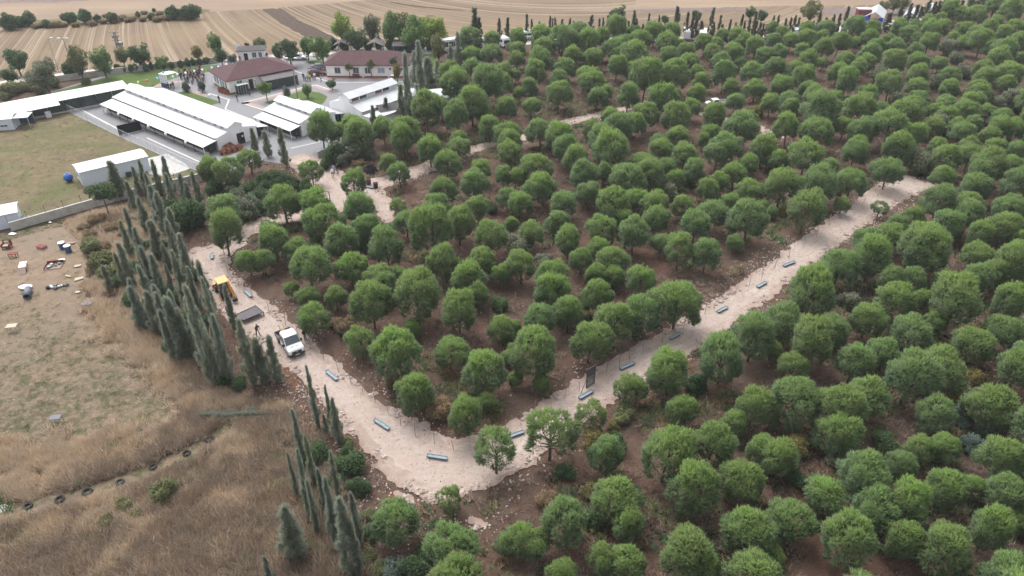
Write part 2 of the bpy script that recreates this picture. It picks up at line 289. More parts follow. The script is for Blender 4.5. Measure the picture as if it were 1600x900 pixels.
FIELD0 = [(-420, 90), (-220, 140)]+pts([(-30, 133), (0, 133), (100, 121), (180, 112), (250, 105), (340, 98), (520, 86), (640, 82), (800, 70), (900, 68), (1100, 66), (1240, 61), (1320, 54), (1440, 38), (1500, 20), (1540, 6)])+[(170, 300), (300, 700), (-420, 700)]
COMPOUND = pts([(-180, 196), (0, 186), (60, 150), (180, 112), (340, 98), (440, 90), (500, 82), (680, 80), (690, 112), (665, 150), (600, 200), (505, 252), (455, 258), (400, 250), (330, 280), (150, 322), (12, 356), (-180, 400)])

# ------------------------------------------------------------------ object helpers
def setp(o, label=None, cat=None, group=None, kind=None):
    if label: o['label'] = label
    if cat: o['category'] = cat
    if group: o['group'] = group
    if kind: o['kind'] = kind
    return o
def link(name, me, mat=None, parent=None):
    o = bpy.data.objects.new(name, me); COL.objects.link(o)
    if mat is not None and not me.materials: me.materials.append(MT[mat] if isinstance(mat, str) else mat)
    if parent is not None: o.parent = parent
    return o
def thing(name, label, cat, loc=(0, 0, 0), rz=0, group=None, scale=None):
    o = bpy.data.objects.new(name, None); COL.objects.link(o); o.empty_display_size = .3
    o.location = loc if len(loc) == 3 else (*loc, 0); o.rotation_euler = (0, 0, rz)
    if scale: o.scale = scale
    return setp(o, label, cat, group)
def clone(root, loc, rz=0, label=None, scale=None, group=None, color=None):
    def rec(o, p):
        c = o.copy(); COL.objects.link(c); c.parent = p
        if color: c.color = color
        for ch in o.children: rec(ch, c)
        return c
    r = rec(root, None); r.location = loc if len(loc) == 3 else (*loc, 0); r.rotation_euler = (0, 0, rz)
    if scale: r.scale = scale
    if label: r['label'] = label
    if group: r['group'] = group
    return r
class MB:
    def __init__(s): s.v = []; s.f = []
    def add(s, v, f):
        k = len(s.v); s.v += [tuple(p) for p in v]; s.f += [tuple(i+k for i in q) for q in f]; return s
    def box(s, x0, y0, z0, x1, y1, z1):
        return s.add([(x, y, z) for x in (x0, x1) for y in (y0, y1) for z in (z0, z1)], [(0, 1, 3, 2), (4, 6, 7, 5), (0, 4, 5, 1), (2, 3, 7, 6), (0, 2, 6, 4), (1, 5, 7, 3)])
    def hexa(s, b, t): return s.add(list(b)+list(t), [(3, 2, 1, 0), (4, 5, 6, 7)]+[(i, (i+1) % 4, (i+1) % 4+4, i+4) for i in range(4)])
    def prism(s, prof, a, b, axis='x'):      # profile of (u, z) run from a to b
        n = len(prof); P = [((a, u, z) if axis == 'x' else (u, a, z)) for u, z in prof]+[((b, u, z) if axis == 'x' else (u, b, z)) for u, z in prof]
        return s.add(P, [tuple(range(n-1, -1, -1)), tuple(range(n, 2*n))]+[(i, (i+1) % n, (i+1) % n+n, i+n) for i in range(n)])
    def slab(s, p, t):                       # a sloping sheet with thickness t
        return s.hexa([(x, y, z-t) for x, y, z in p], p)
    def cyl(s, p0, p1, r0, r1=None, n=8):
        r1 = r0 if r1 is None else r1; p0 = Vector(p0); p1 = Vector(p1); d = (p1-p0).normalized()
        u = d.cross(Vector((0, 0, 1)) if abs(d.z) < .9 else Vector((1, 0, 0))).normalized(); w = d.cross(u)
        V = []
        for p, r in ((p0, r0), (p1, r1)):
            V += [p+u*math.cos(k*6.2832/n)*r+w*math.sin(k*6.2832/n)*r for k in range(n)]
        return s.add(V, [(i, (i+1) % n, (i+1) % n+n, i+n) for i in range(n)]+[tuple(range(n-1, -1, -1)), tuple(range(n, 2*n))])
    def ball(s, c, r, n=10, m=6, sz=1.):
        V = [(c[0], c[1], c[2]-r*sz)]; Fc = []
        for j in range(1, m):
            a = -math.pi/2+math.pi*j/m
            V += [(c[0]+r*math.cos(a)*math.cos(6.2832*k/n), c[1]+r*math.cos(a)*math.sin(6.2832*k/n), c[2]+r*sz*math.sin(a)) for k in range(n)]
        V.append((c[0], c[1], c[2]+r*sz))
        for k in range(n):
            Fc.append((0, 1+(k+1) % n, 1+k)); Fc.append((len(V)-1, len(V)-1-n+k, len(V)-1-n+(k+1) % n))
            for j in range(m-2): a = 1+j*n; Fc.append((a+k, a+(k+1) % n, a+n+(k+1) % n, a+n+k))
        return s.add(V, Fc)
    def mesh(s, name, smooth=False):
        me = bpy.data.meshes.new(name); me.from_pydata(s.v, [], s.f); me.update()
        if smooth: me.polygons.foreach_set('use_smooth', [True]*len(me.polygons))
        return me
    def build(s, name, mat, parent=None, smooth=False): return link(name, s.mesh(name, smooth), mat, parent)
def tri_mesh(name, V, Fc=None, attrs={}):
    Nn = None
    if isinstance(V, tuple): V, Nn = V
    V = np.asarray(V, np.float32); me = bpy.data.meshes.new(name); n = len(V)
    Fc = np.arange(n, dtype=np.int32).reshape(-1, 3) if Fc is None else np.asarray(Fc, np.int32)
    k = Fc.shape[1]
    me.vertices.add(n); me.vertices.foreach_set('co', V.ravel()); me.loops.add(Fc.size); me.loops.foreach_set('vertex_index', Fc.ravel())
    me.polygons.add(len(Fc)); me.polygons.foreach_set('loop_start', np.arange(len(Fc), dtype=np.int32)*k); me.polygons.foreach_set('loop_total', np.full(len(Fc), k, np.int32))
    for a, val in attrs.items(): at_ = me.attributes.new(a, 'FLOAT', 'POINT'); at_.data.foreach_set('value', np.asarray(val, np.float32))
    me.update(calc_edges=True); me.validate()
    if Nn is not None: me.polygons.foreach_set('use_smooth', [True]*len(Fc)); me.normals_split_custom_set_from_vertices(Nn)
    return me

# ------------------------------------------------------------------ the setting
def hgt(X, Y):
    X = np.asarray(X, float); Y = np.asarray(Y, float)
    rs = road_sd(X, Y); sm = lambda d, a, b: np.clip((d-a)/(b-a), 0, 1)**2*(3-2*np.clip((d-a)/(b-a), 0, 1))
    m = sm(rs, .5, 3.)*sm(sd_poly(YARD, X, Y), 0, 4)*sm(sd_poly(COMPOUND, X, Y), 0, 4)*sm(sd_poly(DRY, X, Y), 0, 4)
    m = m*np.clip((190-Y)/25, 0, 1)*sm(sd_poly(FIELD0, X, Y), 2, 8)
    berm = .34*np.exp(-((rs-1.5)/.75)**2)*np.clip(.4+2.2*fbm(X*.45, Y*.45, 5), 0, 1)*sm(rs, .35, .8)*np.clip((150-Y)/20, 0, 1)
    return m*(.16+.55*fbm(X*.11, Y*.11, 3)+.25*fbm(X*.6, Y*.6, 9))+berm*sm(sd_poly(COMPOUND, X, Y), 0, 2)
def ground():
    far = [3000, 2000, 1300, 900, 650, 480, 360, 280, 220, 180, 150]
    xs = np.concatenate([-np.array(far), np.arange(-120, 120.1, .8), np.array(far[::-1])])
    ys = np.concatenate([[-2500, -1200, -500, -200, -80, -20, 5], np.arange(20, 190.1, .8), [200, 215, 235, 260, 300, 360, 450, 600, 900, 1400, 2200, 3500]])
    X, Y = np.meshgrid(xs, ys, indexing='ij'); Z = hgt(X, Y)
    Z = np.where((np.abs(X) > 121) | (Y < 18) | (Y > 192), 0, Z)
    n, m = X.shape; i = np.arange(n*m).reshape(n, m)
    Fc = np.stack([i[:-1, :-1], i[1:, :-1], i[1:, 1:], i[:-1, 1:]], -1).reshape(-1, 4)
    me = tri_mesh('ground', np.stack([X, Y, Z], -1).reshape(-1, 3), Fc); me.polygons.foreach_set('use_smooth', [True]*len(me.polygons))
    setp(link('ground', me, 'forest'), kind='structure')
ground()
def sheet(name, sdf, bb, res, z, mat, na=.0, ns=.6, sfun=None, kind='structure', seed=1):
    xs = np.arange(bb[0], bb[1]+res, res); ys = np.arange(bb[2], bb[3]+res, res)
    X, Y = np.meshgrid(xs, ys, indexing='ij'); D = sdf(X, Y)
    if na: D = D+na*2*fbm(X*ns, Y*ns, seed, 4)
    V = []; Fc = []; key = {}; SD = []
    def vert(k, p, s):
        if k not in key: key[k] = len(V); V.append((p[0], p[1], z)); SD.append(s)
        return key[k]
    cand = np.argwhere(np.minimum(np.minimum(D[:-1, :-1], D[1:, :-1]), np.minimum(D[:-1, 1:], D[1:, 1:])) < 0)
    for i, j in cand:
        c = [(i, j), (i+1, j), (i+1, j+1), (i, j+1)]; d = [D[q] for q in c]; poly = []
        for k in range(4):
            a, b = c[k], c[(k+1) % 4]; da, db = d[k], d[(k+1) % 4]
            if da < 0: poly.append(vert(a, (xs[a[0]], ys[a[1]]), da))
            if (da < 0) != (db < 0):
                t = da/(da-db); poly.append(vert((min(a, b), max(a, b)), (xs[a[0]]+(xs[b[0]]-xs[a[0]])*t, ys[a[1]]+(ys[b[1]]-ys[a[1]])*t), 0.))
        if len(poly) > 2: Fc.append(poly)
    me = bpy.data.meshes.new(name); me.from_pydata(V, [], Fc); me.update()
    me.attributes.new('sd', 'FLOAT', 'POINT').data.foreach_set('value', np.array(SD, np.float32))
    if sfun is not None:
        A = np.array(V); me.attributes.new('s', 'FLOAT', 'POINT').data.foreach_set('value', sfun(A[:, 0], A[:, 1]).astype(np.float32))
    return setp(link(name, me, mat), kind=kind)
def poly_sheet(name, P, res, z, mat, na=0., ns=.6, **k):
    A = np.array(P); return sheet(name, lambda X, Y: sd_poly(P, X, Y), (A[:, 0].min()-1, A[:, 0].max()+1, A[:, 1].min()-1, A[:, 1].max()+1), res, z, mat, na, ns, **k)
def path_sheet(name, P, res, z, mat, na=0., ns=.6, **k):
    A = np.array(P); r = A[:, 2].max()+1; return sheet(name, lambda X, Y: sd_path(P, X, Y), (A[:, 0].min()-r, A[:, 0].max()+r, A[:, 1].min()-r, A[:, 1].max()+r), res, z, mat, na, ns, **k)
def rows(X, Y): return .2*X-.00565*X*X+.65*Y
FE = pts([(-30, 133), (0, 129), (100, 117), (180, 108), (250, 101), (340, 94), (420, 88), (520, 80), (640, 74), (720, 70), (800, 64), (900, 62), (1100, 60), (1240, 55), (1320, 47), (1440, 30), (1500, 14), (1540, 0)])
FIELD = [(-420, 90), (-220, 140)]+FE+[(170, 300), (300, 700), (-420, 700)]
poly_sheet('stubble_field', FIELD, 2.5, .02, 'stubble', .5, .1, sfun=rows)
poly_sheet('far_field', [(-420, 195)]+pts([(-120, 46), (0, 40), (60, 37), (150, 31), (240, 24), (315, 19), (400, 15), (510, 6), (575, 0)])+[(-20, 270), (60, 330), (300, 700), (-420, 700)], 3, .04, 'farstubble', .8, .08)
poly_sheet('far_field', [(40, 240)]+pts([(870, 17), (960, 19), (1060, 13), (1200, 10), (1420, 8)])+[(260, 300), (300, 600), (80, 600)], 3, .045, 'farstubble', .8, .08)
poly_sheet('ploughed_field', [(-420, 228)]+pts([(-100, 12), (0, 5), (90, 4), (150, 0)])+[(-150, 262), (-420, 300)], 3, .06, 'ploughfar', .8, .1)
poly_sheet('ploughed_field', pts([(411, 15), (440, 13), (456, 24), (478, 37), (510, 52), (530, 64), (500, 63), (474, 57), (447, 41), (427, 28)]), 1, .06, 'plough', .8, .3)
path_sheet('ploughed_field', path([(612, 4, .5), (650, 10, .8), (690, 14, .7), (728, 17, .3)]), .5, .06, 'plough', .5, .6)
poly_sheet('ploughed_field', pts([(940, 19), (1000, 15), (1080, 13), (1200, 14), (1200, 17), (1080, 18), (1000, 19)]), 1, .07, 'ploughfar', .6, .3)
poly_sheet('ploughed_field', pts([(1240, 14), (1440, 10), (1440, 22), (1385, 24), (1300, 24)]), 1, .07, 'ploughfar', .8, .2)
path_sheet('hedge_strip', path([(-120, 48, 3.5), (0, 40, 4), (60, 37, 4), (150, 31, 4.5), (240, 23, 4.5), (312, 18, 2.5)]), 1., .085, 'pasture', 1.5, .2)
path_sheet('country_road', path([(-120, 142, 1.8), (0, 131, 1.8), (40, 126, 1.7), (100, 117, 1.6), (180, 108, 1.6), (250, 101, 1.6), (340, 94, 1.7), (420, 89, 1.8), (520, 82, 2.2), (620, 77, 2.4), (700, 76, 2.5), (780, 68, 2.5), (900, 64, 2), (1100, 60, 2), (1250, 55, 2), (1340, 44, 3.5), (1450, 30, 2.5)]), .8, .09, 'track', .3, .3)
poly_sheet('paving', COMPOUND, 1.2, .02, 'pavers')
poly_sheet('pasture', PASTURE, .8, .045, 'pasture', .35, .5)
poly_sheet('lawn', pts([(-10, 168), (0, 160), (75, 146), (180, 117), (260, 108), (345, 101), (335, 109), (312, 116), (282, 119), (250, 130), (236, 137), (160, 132), (110, 143), (60, 160)]), .6, .05, 'lawn', .2, .4)
poly_sheet('lawn', pts([(270, 147), (290, 142), (346, 160), (325, 166)]), .5, .055, 'lawn', .1)
poly_sheet('lawn', pts([(413, 160), (440, 153), (474, 141), (500, 145), (512, 151), (505, 162), (480, 170), (456, 168), (430, 166)]), .5, .05, 'lawn', .1)
poly_sheet('lawn', pts([(596, 134), (624, 131), (646, 142), (612, 152)]), .5, .05, 'lawn', .1)
poly_sheet('lawn', pts([(660, 86), (684, 84), (688, 112), (668, 112)]), .5, .06, 'lawn', .15)
poly_sheet('lawn', pts([(478, 96), (500, 93), (508, 98), (484, 100)]), .5, .05, 'lawn', .1)
poly_sheet('concrete_apron', pts([(-60, 204), (0, 196), (30, 187), (98, 171), (104, 174), (60, 186), (28, 197), (0, 204)]), .6, .06, 'apron')
poly_sheet('concrete_apron', pts([(223, 250), (262, 240), (300, 263), (262, 276), (232, 272)]), .6, .06, 'apron', .15)
for l in ([(383, 161, .75), (431, 150, .75), (478, 137, .75), (492, 134, .7), (522, 145, .7)], [(383, 161, .75), (420, 172, .75)], [(300, 143, .6), (322, 150, .6)], [(512, 123, 1.0), (640, 124, 1.0)], [(240, 136, .9), (256, 132, .9), (280, 128, .9)]):
    path_sheet('paving_band', path(l), .35, .05, 'pinkband')
for l in ([(381, 160, .16), (431, 148, .16), (478, 135.5, .16), (494, 133, .16), (524, 143, .16)], [(383, 163, .16), (420, 175, .16)], [(326, 146, .16), (358, 156, .16), (352, 171, .16)], [(352, 171, .14), (400, 190, .14)], [(460, 111, .16), (520, 130, .16), (640, 128, .16)], [(455, 232, .16), (500, 222, .16)], [(127, 168, .16), (128, 172, .16), (143, 180, .16), (190, 205, .16)], [(160, 163, .14), (127, 168, .14)], [(330, 262, .15), (300, 248, .15), (230, 216, .15)]):
    path_sheet('paving_line', path(l), .22, .058, 'kerbline')
poly_sheet('yard', YARD, .45, .03, 'yard', 2.0, .5)
poly_sheet('dry_ground', DRY, .45, .04, 'drysoil', 2.2, .55)
path_sheet('worn_path', [(*at(*p), .9) for p in ((-30, 812), (5, 799), (44, 795), (94, 784), (137, 772), (188, 757), (240, 733), (292, 712), (330, 690), (350, 672))], .3, .055, 'yard', .5, .8)
poly_sheet('dry_ground', DRY2, .5, .045, 'drysoil', 1.6, .5, seed=4)
poly_sheet('spoil_bank', pts([(408, 585), (440, 575), (462, 600), (485, 640), (520, 690), (570, 735), (620, 775), (680, 800), (720, 822), (690, 850), (640, 870), (590, 830), (560, 780), (510, 730), (470, 690), (425, 650)]), .5, .05, 'spoil', 1.0, .35)
bb = (-65, 75, 36, 150)
sheet('gravel_road', road_sd, bb, .3, .075, 'gravel', .85, 1.1)

# ------------------------------------------------------------------ foliage kits
def unit(v): return v/np.maximum(np.linalg.norm(v, axis=-1, keepdims=True), 1e-9)
def blades(C, Dr, k, L, Wd, spread, g, Nt=None):
    n = len(C); Nt = np.repeat(unit(Dr+np.array([0, 0, .5])) if Nt is None else unit(Nt), k, 0); C = np.repeat(C, k, 0); Dr = unit(np.repeat(Dr, k, 0)+spread*g.normal(size=(n*k, 3)))
    s = unit(np.cross(Dr, g.normal(size=(n*k, 3)))); ln = (L*g.uniform(.65, 1.25, (n*k, 1)))
    w = Wd*g.uniform(.7, 1.3, (n*k, 1))
    C = C+g.normal(size=C.shape)*L*.12
    T3 = np.stack([C-s*w/2, C+s*w/2, C+Dr*ln], 1); ng = np.cross(T3[:, 1]-T3[:, 0], T3[:, 2]-T3[:, 0]); fl = (ng*Nt).sum(1) < 0
    T3[fl] = T3[fl][:, [1, 0, 2]]; Nn = unit(.74*Nt+.46*unit(np.where(fl[:, None], -ng, ng)))
    return T3.reshape(-1, 3), np.repeat(Nn, 3, 0)
def cat(L): return np.concatenate([a for a, b in L]), np.concatenate([b for a, b in L])
def sph(n, g): return unit(g.normal(size=(n, 3)))
def tubes(segs, n=6):
    m = MB()
    for p0, p1, r0, r1 in segs: m.cyl(p0, p1, r0, r1, n)
    return m
def pine_kit(i, sparse=False):
    g = np.random.default_rng(100+i); nl = 21 if sparse else g.integers(30, 40)
    lean = g.normal(size=2)*.06; top = 1.28*g.uniform(.84, 1.16); low = g.uniform(1.0, 1.25); asy = g.uniform(.86, 1.12, 3)
    V = []; T = []; segs = []; zc = 1.27
    tr = [(0, 0, -.15), (lean[0]*.4, lean[1]*.4, .5), (lean[0], lean[1], .95), (lean[0]*1.3, lean[1]*1.3, 1.45)]
    for a, b, r0, r1 in zip(tr[:-1], tr[1:], (.062, .05, .04), (.05, .04, .02)): segs.append((a, b, r0, r1))
    for k in range(nl):
        ph = k*2.39996+g.normal()*.35; el = math.asin(np.clip(-.62+1.6*(k+.5)/nl, -1, 1))+g.normal()*.1
        rr = g.uniform(.66, .90)*(1 if not sparse else g.uniform(.75, 1.05))
        d = np.array([math.cos(ph)*math.cos(el), math.sin(ph)*math.cos(el), math.sin(el)])
        ax = np.array([asy[0], asy[1], top if d[2] > 0 else low])*(1+.10*math.sin(ph*2+i)*math.cos(el))
        c = d*ax*rr*.86+np.array([lean[0]*1.4, lean[1]*1.4, zc]); r = g.uniform(.15, .35)*(1 if el > -.2 else .85)
        nt_ = int((70 if sparse else 86)*(r/.26)**2)
        q = sph(nt_*2, g); q = q[(q @ unit(d*.8+np.array([0, 0, .6]))) > -.28][:nt_]
        C = c+q*r*np.array([1, 1, .8])*g.uniform(.7, 1.12, (len(q), 1))
        v = blades(C, q*.75+d*.35+np.array([0, 0, .75]), 5, .150, .036, .45, g, q*.8+d*.55+np.array([0, 0, .75])); V.append(v)
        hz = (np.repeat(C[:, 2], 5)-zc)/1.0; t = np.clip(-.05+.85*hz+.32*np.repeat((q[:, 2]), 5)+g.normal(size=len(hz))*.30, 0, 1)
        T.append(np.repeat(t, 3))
        if k % 2 == 0 or sparse:
            zs = g.uniform(.6, 1.2); a = np.array([lean[0]*zs/1.2, lean[1]*zs/1.2, zs]); segs.append((tuple(a), tuple(a*.35+c*.65), .022, .010))
    if not sparse:                       # needles between the boughs close the dome
        q = sph(1500, g); q = q[q[:, 2] > -.5][:360]; ax = np.array([asy[0], asy[1], 1.])*np.where(q[:, 2:3] > 0, [[1, 1, top]], [[1, 1, low]])
        C = q*ax*.88*g.uniform(.66, 1.02, (len(q), 1))*(1+.07*np.sin(q[:, :1]*7+i)*np.cos(q[:, 1:2]*6))+np.array([lean[0]*1.4, lean[1]*1.4, zc])
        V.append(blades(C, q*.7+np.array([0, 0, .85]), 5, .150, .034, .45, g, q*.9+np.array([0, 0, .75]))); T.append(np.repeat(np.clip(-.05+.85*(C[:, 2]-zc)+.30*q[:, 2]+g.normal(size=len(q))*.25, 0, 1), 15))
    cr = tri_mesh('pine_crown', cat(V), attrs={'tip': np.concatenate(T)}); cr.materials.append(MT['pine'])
    tm = tubes(segs).mesh('pine_trunk'); tm.materials.append(MT['bark'])
    return tm, cr
PINES = [pine_kit(i) for i in range(14)]; SPARSE = [pine_kit(20+i, True) for i in range(3)]
def cyp_kit(i, mat='cypress', nb=2600, spires=5, thin=1.):
    """plumes of upswept sprays stacked on a thin stem: ragged column, height 1, half width about 1"""
    g = np.random.default_rng(300+i); V = []; T = []; segs = [((0, 0, -.02), (0, 0, .9), .07, .01)]; npl = max(14, nb//40)
    for p in range(npl):
        f = (p+.5)/npl; z = .06+.90*f**1.05; prof = min(1., .5+z*2.2)*(1-max(0., (z-.25)/.75)**1.25*.93)
        a = p*2.4+g.normal()*.5; rr = prof*(g.uniform(.10, .66) if g.random() < .78 else g.uniform(.7, 1.1))*thin; hp = g.uniform(.05, .17)*(1 if z < .85 else .8); rp = g.uniform(.11, .33)*(.22+.78*prof)
        n = int(nb/npl); u = g.uniform(0, 1, n); th = g.uniform(0, 6.28, n); q = np.stack([np.cos(th), np.sin(th), np.zeros(n)], 1); w = (rp*(1-u**1.6)**.8)[:, None]
        C = q*w*g.uniform(.5, 1.1, (n, 1)); C[:, 0] += math.cos(a)*rr*(1+.15*u); C[:, 1] += math.sin(a)*rr*(1+.15*u); C[:, 2] = z+hp*(u-.35)
        C[:, 2] = np.clip(C[:, 2], .0, .985); out = np.array([math.cos(a), math.sin(a), 0])
        v, nn = blades(C*np.array([1, 1, 10.]), q*.38+out*.40+np.array([0, 0, 1.]), 3, .50, .085, .36, g, q*.25+out*.12+np.array([0, 0, 5.5])); v[:, 2] /= 10; V.append((v, nn))
        T.append(np.repeat(np.clip(.2+.5*u+g.normal()*.25+.2*g.normal(size=n), 0, 1), 9))
    cr = tri_mesh('cypress_crown', cat(V), attrs={'tip': np.concatenate(T)}); cr.materials.append(MT[mat])
    tm = tubes(segs).mesh('cypress_trunk'); tm.materials.append(MT['bark']); return tm, cr
CYP = [cyp_kit(i, 'cypress', 3400, 3+i % 4) for i in range(6)]; CYPFAR = [cyp_kit(20+i, 'cypressfar', 1300, 1+i % 2, .9) for i in range(4)]
def leaf_kit(i, mat, nl=16, per=150, L=.15, Wd=.12, cz=1.35, vz=1.05, lr=(.3, .48), trunk=True, fill=.62, flat=False):
    g = np.random.default_rng(500+i); V = []; T = []; segs = []
    if trunk: segs.append(((0, 0, -.08), (0, 0, cz*.7), .07, .05))
    for k in range(nl):
        d = sph(1, g)[0]; d[2] = d[2]*.9+.12; c = d*np.array([1, 1, vz])*g.uniform(.3, fill+.12)
        c[2] = max(c[2], -.8*vz)+cz; r = g.uniform(*lr)
        q = sph(int(per*(r/.4)**2), g); C = c+q*r*g.uniform(.6, 1.05, (len(q), 1)); C[:, 2] = np.maximum(C[:, 2], .03)
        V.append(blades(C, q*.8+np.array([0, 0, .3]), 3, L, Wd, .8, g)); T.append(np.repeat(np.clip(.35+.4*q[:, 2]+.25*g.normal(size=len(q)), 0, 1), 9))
        segs.append(((0, 0, cz*.35 if trunk else 0.), tuple(c), .035, .01))
    cr = tri_mesh('crown', cat(V), attrs={'tip': np.concatenate(T)}); cr.materials.append(MT[mat])
    tm = tubes(segs, 5).mesh('trunk'); tm.materials.append(MT['bark']); return tm, cr
def plant(name, label, cat, kit, loc, rz, scale, group=None):
    t = thing(name, label, cat, loc, rz, group, scale)
    for nm, me in zip(('trunk', 'crown'), kit):
        o = bpy.data.objects.new(nm, me); COL.objects.link(o); o.parent = t
    return t
SRC = {}
def source(key, meshes):
    c = bpy.data.collections.new(key)
    for k, ms in enumerate(meshes):
        o = bpy.data.objects.new('%s_%02d' % (key, k), ms); c.objects.link(o)
    SRC[key] = c; return c
def scatter(name, label, cat, key, P, rot, scl, idx):
    P = np.asarray(P, np.float32); me = bpy.data.meshes.new(name); me.vertices.add(len(P)); me.vertices.foreach_set('co', P.ravel())
    me.attributes.new('rot', 'FLOAT_VECTOR', 'POINT').data.foreach_set('vector', np.asarray(rot, np.float32).ravel())
    me.attributes.new('scl', 'FLOAT_VECTOR', 'POINT').data.foreach_set('vector', np.asarray(scl, np.float32).ravel())
    me.attributes.new('idx', 'INT', 'POINT').data.foreach_set('value', np.asarray(idx, np.int32))
    o = setp(link(name, me), label, cat, kind='stuff')
    t = bpy.data.node_groups.new('scatter_'+name, 'GeometryNodeTree')
    t.interface.new_socket('Geometry', in_out='INPUT', socket_type='NodeSocketGeometry'); t.interface.new_socket('Geometry', in_out='OUTPUT', socket_type='NodeSocketGeometry')
    gi = t.nodes.new('NodeGroupInput'); go = t.nodes.new('NodeGroupOutput'); ip = t.nodes.new('GeometryNodeInstanceOnPoints'); ci = t.nodes.new('GeometryNodeCollectionInfo')
    ci.inputs['Collection'].default_value = SRC[key]; ci.inputs['Separate Children'].default_value = True; ci.inputs['Reset Children'].default_value = True
    def na(n, ty):
        a = t.nodes.new('GeometryNodeInputNamedAttribute'); a.data_type = ty; a.inputs['Name'].default_value = n; return a.outputs['Attribute']
    er = t.nodes.new('FunctionNodeEulerToRotation'); L = t.links.new
    L(gi.outputs[0], ip.inputs['Points']); L(ci.outputs[0], ip.inputs['Instance']); ip.inputs['Pick Instance'].default_value = True
    L(na('idx', 'INT'), ip.inputs['Instance Index']); L(na('rot', 'FLOAT_VECTOR'), er.inputs[0]); L(er.outputs[0], ip.inputs['Rotation']); L(na('scl', 'FLOAT_VECTOR'), ip.inputs['Scale'])
    L(ip.outputs[0], go.inputs[0]); md = o.modifiers.new('scatter', 'NODES'); md.node_group = t; return o
def zat(x, y): return float(hgt(np.array([x]), np.array([y]))[0])

